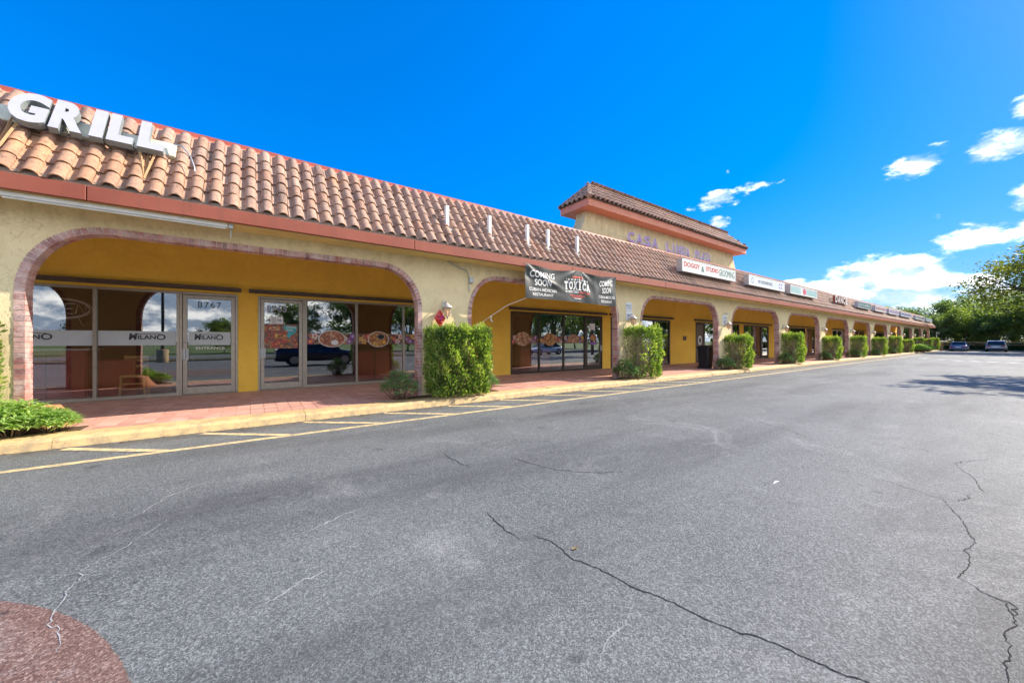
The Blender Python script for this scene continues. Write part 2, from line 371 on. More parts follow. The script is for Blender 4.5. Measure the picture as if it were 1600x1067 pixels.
M_FOODA = m_food('food_print_beef', [(.45, .12, .06), (.62, .28, .16), (.36, .08, .05), (.7, .36, .2), (.5, .16, .08)], 15)
M_FOODB = m_food('food_print_bowl', [(.5, .16, .04), (.62, .28, .08), (.34, .07, .05), (.7, .42, .12), (.75, .5, .1)], 13)
M_FOODC = m_food('food_print_shrimp', [(.62, .33, .16), (.5, .12, .08), (.72, .55, .34), (.55, .25, .1), (.8, .6, .35)], 13)
M_BAND = m_food('flower_print', [(.03, .02, .03), (.5, .08, .1), (.6, .38, .06), (.14, .08, .25), (.04, .02, .03), (.55, .2, .18), (.25, .25, .08), (.03, .02, .03)], 15)
M_POSTER = m_food('menu_print', [(.5, .07, .04), (.45, .14, .08), (.1, .09, .09), (.6, .25, .06), (.12, .12, .1), (.5, .1, .06)], 16)
M_PLATE = paint('plate_rim', (.55, .5, .46), .4, var=.05)
def m_banner():
    t = NT('banner_vinyl'); w = t.world(); f = t.noise(w, 2, 4)
    t.col(t.mix(t.ramp(f, [(.3, 0), (.7, 1)]), (.035, .037, .037), (.055, .06, .058))); t.rough(.42); return t.m
M_BANNER = m_banner()

# ------------------------------------------------------------------ mesh helpers
class MB:
    def __init__(s): s.v = []; s.f = []; s.mi = []; s.t = []; s.sm = []
    def add(s, vs, fs, mi=0, tint=0., smooth=False):
        o = len(s.v); s.v.extend([tuple(v) for v in vs])
        for f in fs: s.f.append(tuple(i+o for i in f)); s.mi.append(mi); s.t.append(tint); s.sm.append(smooth)
        return s
    def quad(s, a, b, c, d, mi=0, tint=0.): return s.add([a, b, c, d], [(0, 1, 2, 3)], mi, tint)
    def box(s, x0, x1, y0, y1, z0, z1, mi=0, tint=0., M=None):
        vs = [(x0,y0,z0),(x1,y0,z0),(x1,y1,z0),(x0,y1,z0),(x0,y0,z1),(x1,y0,z1),(x1,y1,z1),(x0,y1,z1)]
        if M is not None: vs = [M @ Vector(v) for v in vs]
        return s.add(vs, [(0,3,2,1),(4,5,6,7),(0,1,5,4),(1,2,6,5),(2,3,7,6),(3,0,4,7)], mi, tint)
    def tube(s, pts, r, n=8, mi=0, cap=True, smooth=True, tint=0.):
        pts = [Vector(p) for p in pts]; rr = r if isinstance(r, (list, tuple)) else [r]*len(pts)
        vs = []; fs = []; up = Vector((0, 0, 1))
        for i, p in enumerate(pts):
            d = (pts[min(i+1, len(pts)-1)] - pts[max(i-1, 0)])
            d = d.normalized() if d.length > 1e-9 else Vector((0, 0, 1))
            a = d.cross(up if abs(d.z) < .95 else Vector((1, 0, 0))).normalized(); b = d.cross(a)
            for k in range(n):
                t = 2*math.pi*k/n; vs.append(p + (a*math.cos(t) + b*math.sin(t))*rr[i])
        for i in range(len(pts)-1):
            for k in range(n):
                k2 = (k+1) % n; fs.append((i*n+k, i*n+k2, (i+1)*n+k2, (i+1)*n+k))
        s.add(vs, fs, mi, tint, smooth)
        if cap:
            s.add([vs[k] for k in range(n)], [tuple(range(n))], mi, tint); m = len(pts)-1
            s.add([vs[m*n+k] for k in range(n)], [tuple(reversed(range(n)))], mi, tint)
        return s
    def lathe(s, cx, cy, prof, n=16, mi=0, smooth=True):
        vs = []; fs = []
        for r, z in prof:
            for k in range(n):
                t = 2*math.pi*k/n; vs.append((cx + r*math.cos(t), cy + r*math.sin(t), z))
        for i in range(len(prof)-1):
            for k in range(n):
                k2 = (k+1) % n; fs.append((i*n+k, i*n+k2, (i+1)*n+k2, (i+1)*n+k))
        return s.add(vs, fs, mi, 0., smooth)
    def extr(s, outline, y0, y1, mi=0, M=None):   # outline in (x, z), extruded along y
        n = len(outline); vs = [(x, y0, z) for x, z in outline] + [(x, y1, z) for x, z in outline]
        if M is not None: vs = [M @ Vector(v) for v in vs]
        fs = [tuple(range(n)), tuple(reversed(range(n, 2*n)))] + [(i, i+n, (i+1) % n + n, (i+1) % n) for i in range(n)]
        return s.add(vs, fs, mi)
    def mesh(s, name, mats):
        me = bpy.data.meshes.new(name); me.from_pydata(s.v, [], s.f)
        for m in (mats if isinstance(mats, (list, tuple)) else [mats]): me.materials.append(m)
        if s.f:
            me.polygons.foreach_set('material_index', s.mi); me.polygons.foreach_set('use_smooth', s.sm)
            if any(s.t):
                a = me.attributes.new('tint', 'FLOAT', 'FACE'); a.data.foreach_set('value', s.t)
        me.update(); return me
    def obj(s, name, mats, parent=None, **k): return link(name, s.mesh(name, mats), parent, **k)

def link(name, data, parent=None, label=None, cat=None, group=None, kind=None, loc=None, rot=None):
    o = bpy.data.objects.new(name, data); C.objects.link(o)
    if parent is not None: o.parent = parent
    if loc is not None: o.location = loc
    if rot is not None: o.rotation_euler = rot
    for k, v in (('label', label), ('category', cat), ('group', group), ('kind', kind)):
        if v: o[k] = v
    return o
def thing(name, label, cat, loc=(0, 0, 0), group=None, kind=None, rot=None): return link(name, None, None, label, cat, group, kind, loc, rot)
def copy_tree(o, parent=None):
    c = o.copy(); C.objects.link(c); c.parent = parent
    for ch in list(o.children): copy_tree(ch, c)
    return c
def bevel(o, w=.01, seg=2):
    m = o.modifiers.new('bevel', 'BEVEL'); m.width = w; m.segments = seg; m.limit_method = 'ANGLE'; return o

def text_mesh(body, height=None, width=None, depth=.0, bold=0., shear=0., space=1.0, align='LEFT', cap=None):
    """lettering facing -Y, its lower left corner (or centre) at the origin; returns an MB-like (verts, faces)"""
    cu = bpy.data.curves.new('txt', 'FONT'); cu.body = body; cu.size = 1; cu.extrude = .5 if depth else 0.; cu.offset = bold; cu.shear = shear
    cu.space_character = space; cu.resolution_u = 4
    o = bpy.data.objects.new('txt', cu); C.objects.link(o); dg = bpy.context.evaluated_depsgraph_get()
    me = bpy.data.meshes.new_from_object(o.evaluated_get(dg)); bpy.data.objects.remove(o); bpy.data.curves.remove(cu)
    v = np.array([x.co[:] for x in me.vertices]).reshape(-1, 3); f = [tuple(p.vertices) for p in me.polygons]; bpy.data.meshes.remove(me)
    x0, y0 = v[:, 0].min(), v[:, 1].min(); x1, y1 = v[:, 0].max(), v[:, 1].max()
    sy = height/(y1-y0) if height else 1.; sx = width/(x1-x0) if width else sy
    v[:, 0] = (v[:, 0]-x0)*sx; v[:, 1] = (v[:, 1]-y0)*sy; v[:, 2] *= depth
    w = (x1-x0)*sx
    if align == 'CENTER': v[:, 0] -= w/2
    return [(a, -c, b) for a, b, c in v], f
def lettering(name, body, parent, mat, x, y, z, height=None, width=None, depth=.0, **k):
    lab = k.pop('label', None)
    v, f = text_mesh(body, height, width, depth, **k)
    m = MB(); m.add([(a+x, b+y, c+z) for a, b, c in v], f); return m.obj(name, mat, parent, label=lab)

def print_marks(par, mat, x0, x1, y, z, h, seed=0):
    """a line of print too small to read: uneven strokes of letter height"""
    rnd = random.Random(seed+int(x0*97)); b = MB(); x = x0; st = h*.17
    while x < x1-h*.4:
        w = h*rnd.uniform(.45, .75); k = rnd.randrange(4)
        b.quad((x, y, z), (x+st, y, z), (x+st, y, z+h), (x, y, z+h))
        if k != 1: b.quad((x+st, y, z+h-st), (x+w, y, z+h-st), (x+w, y, z+h), (x+st, y, z+h))
        if k in (0, 2): b.quad((x+st, y, z), (x+w, y, z), (x+w, y, z+st), (x+st, y, z+st))
        if k in (1, 3): b.quad((x+w-st, y, z), (x+w, y, z), (x+w, y, z+h-st*1.05), (x+w-st, y, z+h-st*1.05))
        x += w + h*.22 + (h*.4 if rnd.random() < .15 else 0)
    return b.obj('lettering', mat, par)

# ------------------------------------------------------------------ ground and markings
def gpt(px, py, z=0.):      # ground point seen at pixel (px, py)
    q = 1600-px; cs = F/math.hypot(F, 800); D = cs*(CAMZ-z)*q/(py-533.); K = (640000+F*F)/F
    return Vector((K*D/q - 800/F*D, D-CAMD, z)) if q > 1 else Vector((K*cs*(CAMZ-z)/(py-533.), -CAMD, z))
m = MB(); m.quad((-1500, -1500, -.06), (2500, -1500, -.06), (2500, 1500, -.06), (-1500, 1500, -.06)); m.obj('ground', M_GRASS, kind='structure')
m = MB(); X0, X1 = -40, 89
m.quad((X0, -20.5, 0), (X1, -20.5, 0), (X1, -.5, 0), (X0, -.5, 0)); m.quad((X1, -20.5, 0), (X1, -20.5, -.06), (X1, -.5, -.06), (X1, -.5, 0))
lot = m.obj('parking_lot', M_ASPH, kind='structure')
m = MB(); m.quad((-200, -36, -.03), (300, -36, -.03), (300, -27, -.03), (-200, -27, -.03)); m.obj('street', M_ASPH, kind='structure')
m = MB(); m.box(-40, 89, -20.9, -20.5, -.06, .13); m.obj('kerb_far', M_KERB, kind='structure')
m = MB(); m.box(88.6, 89, -20.5, -.9, 0, .14); m.obj('kerb_end', paint('concrete_kerb', (.42, .40, .36), .9), kind='structure')

# red painted disc
m = MB(); n = 96; cx, cy, rr = -2.83, 1.43-CAMD, 2.53
n = 1600; rnd = random.Random(77)
m.add([(cx + (rr+rnd.gauss(0, .004))*math.cos(2*math.pi*k/n), cy + (rr+rnd.gauss(0, .004))*math.sin(2*math.pi*k/n), .004) for k in range(n)], [tuple(range(n))]); m.obj('red_paint_patch', M_REDASPH, lot)
# fire-lane line and hatch bars
m = MB(); yl = 6.57-CAMD
m.quad((-14, yl-.06, .004), (62, yl-.06, .004), (62, yl+.06, .004), (-14, yl+.06, .004)); m.obj('painted_line', M_YLINE, lot)
hm = None
for k in range(-6, 34):
    xa = -2.06 + 1.41*k
    if xa < -12: continue
    if hm is None:
        b = MB(); d = Vector((1.12, -.90, 0)); nn = Vector((d.y, -d.x, 0)).normalized()*.058
        p0 = Vector((0, 0, 0)); p1 = d
        b.quad(p0-nn, p1-nn, p1+nn, p0+nn); hm = b.mesh('hatch_bar', M_YLINE)
    link('hatch_bar', hm, lot, loc=(xa, 7.50-CAMD, .0042 if False else .006))
# worn white stall marks far out
sm = None
for px, py in ((1445, 559.5), (1471, 561.3), (1497, 563), (1523, 564.3), (1552, 565.5), (1583, 566.6)):
    p = gpt(px, py)
    if sm is None:
        b = MB(); b.quad((-.32, -.22, 0), (.32, -.22, 0), (.32, .22, 0), (-.32, .22, 0)); sm = b.mesh('stall_mark', M_WLINE)
    link('stall_mark', sm, lot, loc=(p.x, p.y, .004), rot=(0, 0, R(40)))

def crack(pts, w, mat, jag=.02, z=.0025):
    P = [gpt(*p) for p in pts]; Q = []
    rnd = random.Random(int(pts[0][0]*7+pts[0][1]))
    for a, b in zip(P, P[1:]):
        n = max(2, int((b-a).length/.022))
        for i in range(n): Q.append(a.lerp(b, i/n) + Vector((rnd.gauss(0, jag*.28), rnd.gauss(0, jag*.28), 0)) + Vector((math.sin(i*.55+a.x*9), math.cos(i*.71+a.y*7), 0))*jag*.35)
    Q.append(P[-1]); vs = []; fs = []
    for i, p in enumerate(Q):
        d = (Q[min(i+1, len(Q)-1)] - Q[max(0, i-1)]).normalized(); nrm = Vector((d.y, -d.x, 0))
        e = min(1, i/6., (len(Q)-1-i)/6.); ww = w*(.25+.75*e)*rnd.uniform(.5, 1.3)
        vs += [(p.x-nrm.x*ww, p.y-nrm.y*ww, z), (p.x+nrm.x*ww, p.y+nrm.y*ww, z)]
    for i in range(len(Q)-1): fs.append((2*i, 2*i+1, 2*i+3, 2*i+2))
    m = MB(); m.add(vs, fs); return m.obj('crack', mat, lot)
crack([(758,797),(775,815),(800,835),(815,843)], .0045, M_CRACK, .014)
crack([(833,835),(862,845),(880,858),(893,872),(930,885),(960,900),(985,915),(1015,925),(1060,945),(1100,965),(1150,985),(1200,1000),(1250,1023),(1300,1045),(1358,1067),(1420,1100)], .0042, M_CRACK, .012)
crack([(800,715),(845,728),(880,735),(920,738),(975,736)], .006, M_CRACK, .03)
crack([(690,708),(720,724),(738,730)], .006, M_CRACK, .03)
crack([(1162,649),(1190,659),(1215,668),(1240,674),(1262,684)], .005, M_CRACK, .03)
crack([(1256,715),(1300,727.5),(1366,745),(1428,765),(1472,779),(1490,799),(1506,815),(1512,830),(1526,848),(1509,857),(1517,879),(1498,902),(1537,925),(1572,941),(1587,975),(1569,988),(1578,1007),(1581,1025),(1569,1040),(1577,1057),(1580,1090)], .0026, M_CRACK, .013)
crack([(1472,779),(1505,781),(1518,772)], .004, M_CRACK, .03)
crack([(1490,727),(1503,721),(1525,719),(1547,718)], .0035, M_CRACK, .03)
crack([(1497,730),(1522,746),(1530,760),(1538,770)], .0026, M_CRACK, .013)
crack([(1537,925),(1590,948),(1640,970)], .004, M_CRACK, .03)
crack([(1535,673),(1560,680),(1598,688)], .004, M_CRACK, .03)
crack([(337,747),(300,760),(263,775),(219,801),(188,814.5)], .004, M_CRACKW, .02)
crack([(265,810),(245,823),(193,856),(131,889),(109.5,920),(83,959),(76.6,976),(92,994),(90,1020)], .003, M_CRACKW, .02, .0062)
crack([(560,795),(530,806),(500,822),(470,833)], .006, M_CRACKW, .02)
crack([(975,970),(972,980),(955,992),(945,1010),(938,1032)], .004, M_CRACKW, .015)
crack([(520,880),(500,893),(440,925),(400,950)], .005, M_CRACKW, .03)

# kerb in cast lengths
def kerb_mesh(L):
    y0, y1 = -.82, -.36; prof = [(y0, -.02), (y0+.03, .10), (y0+.06, .132), (y0+.11, .145), (y1, .145), (y1, -.02)]
    n = len(prof); vs = [(0, y, z) for y, z in prof] + [(L, y, z) for y, z in prof]
    b = MB(); b.add(vs, [tuple(range(n)), tuple(reversed(range(n, 2*n)))] + [(i, i+n, (i+1) % n + n, (i+1) % n) for i in range(n)]); return b.mesh('kerb_segment', M_KERB)
kerb = link('kerb', None, kind='structure'); KM = kerb_mesh(2.994); rnd = random.Random(4)
for k in range(34): link('kerb_segment', KM, kerb, loc=(-14.2 + 3.0*k, rnd.uniform(-.006, .006), rnd.uniform(-.006, .004)))

# tiled walkway
WZ = .14
b = MB(); b.box(-14.2, 86, -.36, 3.46, -.02, WZ-.006); walk = b.obj('walkway', M_GROUT, kind='structure')
TS = .2166; allt = []
rows = int(3.80/TS)
for i in range(int(99/TS)):
    for j in range(rows):
        x = -14.1 + i*TS; y = -.352 + j*TS
        if x > 85.7: continue
        d = math.hypot(x, y+CAMD); qx = FWD.x*x + FWD.y*(y+CAMD); px = (RGT.x*x + RGT.y*(y+CAMD))/max(qx, .1)
        vis = qx > 0 and px > -1.42
        allt.append(((0 if vis else 1), d, x, y))
allt.sort(); near = allt[:300]; far = allt[300:]
b = MB(); h = TS-.012; b.box(0, h, 0, h, -.006, 0); pm = b.mesh('paving_tile', M_PAVER); rnd = random.Random(9)
for _, d, x, y in near: link('paving_tile', pm, walk, loc=(x+rnd.uniform(-.001, .001), y, WZ+rnd.uniform(-.0015, .0015)))
b = MB()
for _, d, x, y in far:
    z = WZ+rnd.uniform(-.0012, .0012); b.add([(x, y, z), (x+h, y, z), (x+h, y+h, z), (x, y+h, z)], [(0, 1, 2, 3)], 0, rnd.random())
    if d < 20: b.add([(x, y, z), (x+h, y, z), (x+h, y, z-.006), (x, y, z-.006), (x, y+h, z), (x, y+h, z-.006)], [(0, 3, 2, 1), (0, 4, 5, 3)], 0, .3)
b.obj('paving_tile', M_PAVER, walk, kind='stuff')

# ------------------------------------------------------------------ the plaza building
B = thing('plaza_building', 'long yellow stucco shopping plaza with brick trimmed arches and tiled mansard roof', 'building')
P0, PITCH, AW, RW = -2.785, 7.37, 6.12, .107
NA = 12; XL, XR = -11.6, 84.6
ZS, AA, AB = 2.14, .98, 1.10; ZT = ZS+AB; WT = 3.52
def corner(n=12, a=AA, b=AB):
    e = 2/2.15; return [(a - a*math.cos(t)**e, b*math.sin(t)**e) for t in [math.pi/2*k/n for k in range(n+1)]]
def arch_path(x0, inset=0., nc=12):
    a, bb = AA-inset, AB-inset; L_, R_ = x0+inset, x0+AW-inset; c = corner(nc, a, bb)
    pts = [(L_, WZ-.02)] + [(L_+x, ZS+z) for x, z in c] + [(R_-x, ZS+z) for x, z in reversed(c)] + [(R_, WZ-.02)]
    return pts
ARCH = [P0 + PITCH*i for i in range(-1, NA)]
def facade():
    b = MB(); T = .23
    def panel(xa, za, xb, zb, top):
        for y, fl in ((0, 0), (T, 1)):
            q = [(xa, y, za), (xb, y, zb), (xb, y, top), (xa, y, top)]
            b.quad(*(q if not fl else q[::-1]))
    edges = [XL] + [v for x in ARCH for v in (x, x+AW)] + [XR]
    for k in range(0, len(edges), 2):
        xa, xb = edges[k], edges[k+1]
        if xb-xa < .02: continue
        panel(xa, 0, xb, 0, ZS); panel(xa, ZS, xb, ZS, WT)
        for x, s in ((xa, -1), (xb, 1)):
            q = [(x, 0, 0), (x, T, 0), (x, T, ZS), (x, 0, ZS)]; b.quad(*(q if s > 0 else q[::-1]))
    for x0 in ARCH:
        pts = arch_path(x0)[1:-1]
        for (xa, za), (xb, zb) in zip(pts, pts[1:]):
            if xb-xa > 1e-5: panel(xa, za, xb, zb, WT)
            b.quad((xa, 0, za), (xa, T, za), (xb, T, zb), (xb, 0, zb))
    return b.obj('facade_wall', M_WALL, B)
facade()
def resample(pts, pitch):
    P = [Vector((x, 0, z)) for x, z in pts]; out = []; acc = 0; nxt = pitch/2
    for a, c in zip(P, P[1:]):
        L = (c-a).length
        while L > 1e-9 and nxt <= acc+L:
            t = (nxt-acc)/L; out.append((a.lerp(c, t), (c-a).normalized())); nxt += pitch
        acc += L
    return out
def brick_box():
    b = MB(); b.box(-.034, .034, -.012, .222, -.0525, .0525); return b.mesh('brick', M_BRICK)
BM = brick_box(); rnd = random.Random(3)
for i, x0 in enumerate(ARCH):
    b = MB(); o_ = arch_path(x0, .001); n_ = arch_path(x0, RW-.014); T = .215
    for k in range(len(o_)-1):
        (xa, za), (xb, zb), (xc, zc), (xd, zd) = o_[k], o_[k+1], n_[k+1], n_[k]
        b.quad((xa, -.004, za), (xd, -.004, zd), (xc, -.004, zc), (xb, -.004, zb)); b.quad((xd, -.004, zd), (xd, T, zd), (xc, T, zc), (xc, -.004, zc))
        b.quad((xa, T, za), (xb, T, zb), (xc, T, zc), (xd, T, zd)); b.quad((xa, -.004, za), (xb, -.004, zb), (xb, .002, zb), (xa, .002, za))
    ring = b.obj('brick_arch', M_MORTAR, B)
    mid = resample(arch_path(x0, RW/2-.003), .0775); st = MB()
    for p, d in mid:
        nrm = Vector((-d.z, 0, d.x)); M = Matrix(((d.x, 0, nrm.x, p.x), (0, 1, 0, rnd.uniform(-.004, .004)), (d.z, 0, nrm.z, p.z), (0, 0, 0, 1)))
        M = M @ Matrix.Rotation(rnd.gauss(0, .012), 4, 'Y')
        if i == 1:
            o = link('brick', BM, ring); o.matrix_local = M
        else: st.box(-.034, .034, -.012, .222, -.0525, .0525, 0, rnd.random(), M)
    if i != 1: st.obj('brick', M_BRICK, ring, kind='stuff')

# back wall with its openings; windows and doors fill them
GY = 3.48; FT = 2.66; OB = WZ
SF = []   # opening x0, x1
def back_wall(openings):
    b = MB(); T = .2; e = [XL] + [v for o in openings for v in o] + [XR]
    for k in range(0, len(e), 2):
        if e[k+1]-e[k] > .01: b.box(e[k], e[k+1], GY-.03, GY+T, 0, FT)
    b.box(XL, XR, GY-.03, GY+T, FT, 4.3); b.obj('back_wall', M_GOLD, B)
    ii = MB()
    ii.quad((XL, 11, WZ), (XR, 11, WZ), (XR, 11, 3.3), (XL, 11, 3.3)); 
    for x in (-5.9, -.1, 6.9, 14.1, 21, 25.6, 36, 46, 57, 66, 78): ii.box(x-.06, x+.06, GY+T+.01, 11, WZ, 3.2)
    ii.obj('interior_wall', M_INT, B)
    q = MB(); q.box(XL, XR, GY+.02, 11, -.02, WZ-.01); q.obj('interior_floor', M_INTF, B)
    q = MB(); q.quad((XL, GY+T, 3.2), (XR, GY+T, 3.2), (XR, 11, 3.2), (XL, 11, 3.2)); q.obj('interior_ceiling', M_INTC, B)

def storefront(x0, x1, div, frame=M_ALU, rail=True, thick=.055, panes=True, railx=None):
    b = MB(); f = thick; y0, y1 = GY-.055, GY+.055
    b.box(x0, x0+f, y0, y1, OB, FT); b.box(x1-f, x1, y0, y1, OB, FT); b.box(x0+f, x1-f, y0, y1, FT-f, FT); b.box(x0+f, x1-f, y0, y1, OB, OB+.075)
    w = bevel(b.obj('storefront_window', frame, B), .004, 1)
    e = [x0+f] + list(div) + [x1-f]
    for d in div:
        q = MB(); q.box(d-.028, d+.028, y0+.004, y1-.004, OB+.075, FT-f); q.obj('mullion', frame, w)
    for k in range(len(e)-1):
        a = e[k] + (.028 if k else 0); c = e[k+1] - (.028 if k < len(e)-2 else 0)
        q = MB(); q.quad((a, GY, OB+.075), (c, GY, OB+.075), (c, GY, FT-f), (a, GY, FT-f)); q.obj('pane', M_GLASS, w)
    return w
def rail(x0, x1):
    q = MB(); q.box(x0, x1, GY-.15, GY-.03, 2.725, 2.825); q.box(x0+.01, x1-.01, GY-.165, GY-.15, 2.735, 2.757); bevel(q.obj('shutter_rail', M_RAIL, B), .006, 1)
def door(x0, x1, frame=M_ALU, hinge='R', solid=None):
    b = MB(); y0, y1 = GY-.055, GY+.055; j = .05
    b.box(x0, x0+j, y0, y1, OB, FT); b.box(x1-j, x1, y0, y1, OB, FT); b.box(x0+j, x1-j, y0, y1, FT-.06, FT); b.box(x0+j, x1-j, y0, y1, OB-.005, OB+.012)
    st, bt = .085, .17; a, c = x0+j+.006, x1-j-.006; zt = FT-.068; ya, yc = GY-.03, GY+.02
    b.box(a, a+st, ya, yc, OB+.02, zt); b.box(c-st, c, ya, yc, OB+.02, zt); b.box(a+st, c-st, ya, yc, OB+.02, OB+.02+bt); b.box(a+st, c-st, ya, yc, zt-.09, zt)
    d = bevel(b.obj('door', frame, B), .004, 1)
    q = MB()
    if solid: q.box(a+st, c-st, ya+.012, yc-.012, OB+.02+bt, zt-.09); q.obj('door_panel', solid, d)
    else: q.quad((a+st, GY-.004, OB+.02+bt), (c-st, GY-.004, OB+.02+bt), (c-st, GY-.004, zt-.09), (a+st, GY-.004, zt-.09)); q.obj('pane', M_GLASS, d)
    hx = a+st/2 if hinge == 'R' else c-st/2
    q = MB(); q.box(hx-.05, hx+.07, ya-.012, ya-.001, 1.0, 1.27); q.box(hx-.012, hx+.012, ya-.06, ya-.012, 1.03, 1.06); q.box(hx-.012, hx+.012, ya-.06, ya-.012, 1.21, 1.24); q.box(hx-.014, hx+.014, ya-.075, ya-.06, 1.01, 1.26)
    bevel(q.obj('handle', M_GALV, d), .003, 1)
    q = MB(); q.lathe(0, 0, [(.0, -.012), (.02, -.01), (.02, 0)], 12); o = q.obj('lock', M_GALV, d, loc=(hx, ya-.001, 1.42), rot=(R(-90), 0, 0))
    return d
OPEN = [(-5.6, -.30), (.13, 5.5), (8.386, 13.82), (14.45, 19.66), (22.5, 25.2), (25.9, 28.45), (29.2, 33.66), (38.1, 44.75), (50.4, 55.6), (59.2, 63.5), (69.6, 75.4), (79.6, 83.6)]
back_wall(OPEN)
w1 = storefront(-5.6, -1.43, (-4.22, -2.82)); d1 = door(-1.43, -.30); rail(-5.9, -.23)
d2 = door(.13, 1.22); w2 = storefront(1.22, 5.5, (2.613, 4.067)); rail(-.07, 5.8)
w3 = storefront(8.386, 12.66, (9.875, 11.28), M_BRONZE); d3 = door(12.66, 13.82, M_BRONZE, 'L'); rail(8.3, 14.1)
w4 = storefront(14.45, 19.66, (16.3, 18.1), M_BRONZE, thick=.09); rail(14.35, 19.9)
d5 = door(22.5, 23.55, M_BRONZE, 'L', M_DOORBR); w5 = storefront(23.55, 25.2, (), M_BRONZE); rail(22.3, 25.4)
w6 = storefront(25.9, 28.45, (27.2,), M_BRONZE); rail(25.8, 28.8)
w7 = storefront(29.2, 32.3, (30.7,), M_BRONZE, thick=.09); d7 = door(32.3, 33.66, M_BRONZE, 'R'); rail(29.0, 34.0)
w8 = storefront(38.1, 42.1, (40.1,), M_BRONZE); d8 = door(42.4, 44.75, M_BRONZE, 'R'); q = MB(); q.box(42.1, 42.4, GY-.05, GY+.1, OB, FT); q.obj('post', M_GOLD, B); rail(37.9, 44.9)
w9 = storefront(50.4, 54.3, (52.2,), M_OFFW); d9 = door(54.3, 55.6, M_BRONZE); rail(50.2, 55.8)
w10 = storefront(59.2, 62.2, (60.7,), M_BRONZE); d10 = door(62.2, 63.5, M_BRONZE); rail(59, 63.7)
w11 = storefront(69.6, 73.9, (71.1, 72.5), M_BRONZE); d11 = door(73.9, 75.4, M_BRONZE); rail(69.4, 75.6)
w12 = storefront(79.6, 82.2, (80.9,), M_BRONZE); d12 = door(82.2, 83.6, M_BRONZE); rail(79.4, 83.8)

# soffits, fascia, ceiling plus an unseen plate added to block light, hidden bulk
q = MB(); q.box(XL, XR, .20, GY-.032, 4.2, 4.26); q.box(XL, XR, .20, .228, WT+.002, 4.198); q.obj('arcade_ceiling', paint('ceiling_cream', (.82, .76, .60), .85, var=.06), B)  # ceiling out of view, its cream picked to bounce light onto the back wall
q = MB(); q.box(XL, XR+.35, -.503, -.002, 3.476, 3.51); q.obj('soffit', M_SOFFIT, B)
q = MB(); rx = XL-.1
while rx < XR+.3:
    q.box(rx, min(rx+4.87, XR+.4), -.585, -.505, 3.482, 3.70); rx += 4.88
bevel(q.obj('fascia', M_FASCIA, B), .006, 1)
q = MB(); q.box(XR-.2, XR, GY+.21, 18, 0, 4.9); q.box(XL, XL+.2, GY+.21, 18, 0, 4.9); q.box(XL, XR, 18, 18.2, 0, 4.9); q.obj('outer_wall', M_WALL, B)
q = MB(); q.box(XL, XR, .95, 18, 4.9, 5.0); q.obj('flat_roof', M_FLASH, B)

# mansard slope
EY, EZ, RY, RZ = -.515, 3.70, .83, 5.43
U = Vector((0, RY-EY, RZ-EZ)); SL = U.length; U.normalize(); NRM = Vector((0, -U.z, U.y))
q = MB(); q.quad((XL-.1, EY+.03, EZ-.02), (XR+.4, EY+.03, EZ-.02), (XR+.4, RY, RZ-.03), (XL-.1, RY, RZ-.03))
q.add([(XR+.38, EY+.03, EZ-.02), (XR+.38, RY, RZ-.03), (XR+.38, RY, EZ-.02)], [(0, 2, 1)]); q.add([(XL-.08, EY+.03, EZ-.02), (XL-.08, RY, RZ-.03), (XL-.08, RY, EZ-.02)], [(0, 1, 2)])
q.box(XL, XR, RY+.02, .96, 3.6, 5.36)
q.box(XL-.1, XR+.38, EY-.02, EY+.02, EZ-.03, EZ+.075)
roof = q.obj('mansard_roof', M_FLASH, B)
TW, TL, EXP = .245, .395, .322
def tile_profile(n=8):
    p = [(0., .028), (.010, .012), (.075, .012)]
    for k in range(n+1):
        t = math.pi*(1-k/n); p.append((.161 + .082*math.cos(t), .014 + .078*math.sin(t)))
    return p
def tile_geo(b, M, tint=0., n=8):
    pr = tile_profile(n); fr = .034; k = len(pr)
    top = [M @ Vector((x, 0, z+fr)) for x, z in pr] + [M @ Vector((x, TL, z)) for x, z in pr]
    b.add(top, [(i, i+1, k+i+1, k+i) for i in range(k-1)], 0, tint, True)
    lip = [M @ Vector((x, 0, z+fr)) for x, z in pr] + [M @ Vector((x + (.0 if x < .08 else (.161-x)*.17), .0, z+fr-.017)) for x, z in pr]
    b.add(lip, [(i+1, i, k+i, k+i+1) for i in range(k-1)], 0, tint)
def slope_matrix(x, y0z0, u, nrm, along=Vector((1, 0, 0))):
    return Matrix(((along.x, u.x, nrm.x, x[0]), (along.y, u.y, nrm.y, x[1]), (along.z, u.z, nrm.z, x[2]), (0, 0, 0, 1)))
b = MB(); tile_geo(b, Matrix.Identity(4)); TM = b.mesh('roof_tile', M_TILE); rnd = random.Random(12)
cols = int((XR+.38-(XL-.1))/TW); st = MB(); ncol = 0
for c in range(cols):
    x = XL-.1 + c*TW; indiv = -3.35 <= x and ncol < 50
    if indiv: ncol += 1
    for r in range(6):
        p = Vector((x + rnd.uniform(-.004, .004), EY, EZ)) + U*(r*EXP + .015 + (rnd.uniform(-.008, .008) if rnd.random() > .05 else rnd.uniform(-.035, -.01))) + NRM*.004
        M = slope_matrix(p, None, U, NRM) @ Matrix.Rotation(rnd.gauss(0, .016), 4, 'Z') @ Matrix.Rotation(rnd.gauss(0, .012), 4, 'X')
        if indiv:
            o = link('roof_tile', TM, roof); o.matrix_local = M
        else: tile_geo(st, M, rnd.random(), 6 if x < 30 else 4)
st.obj('roof_tile', M_TILE, roof, kind='stuff')
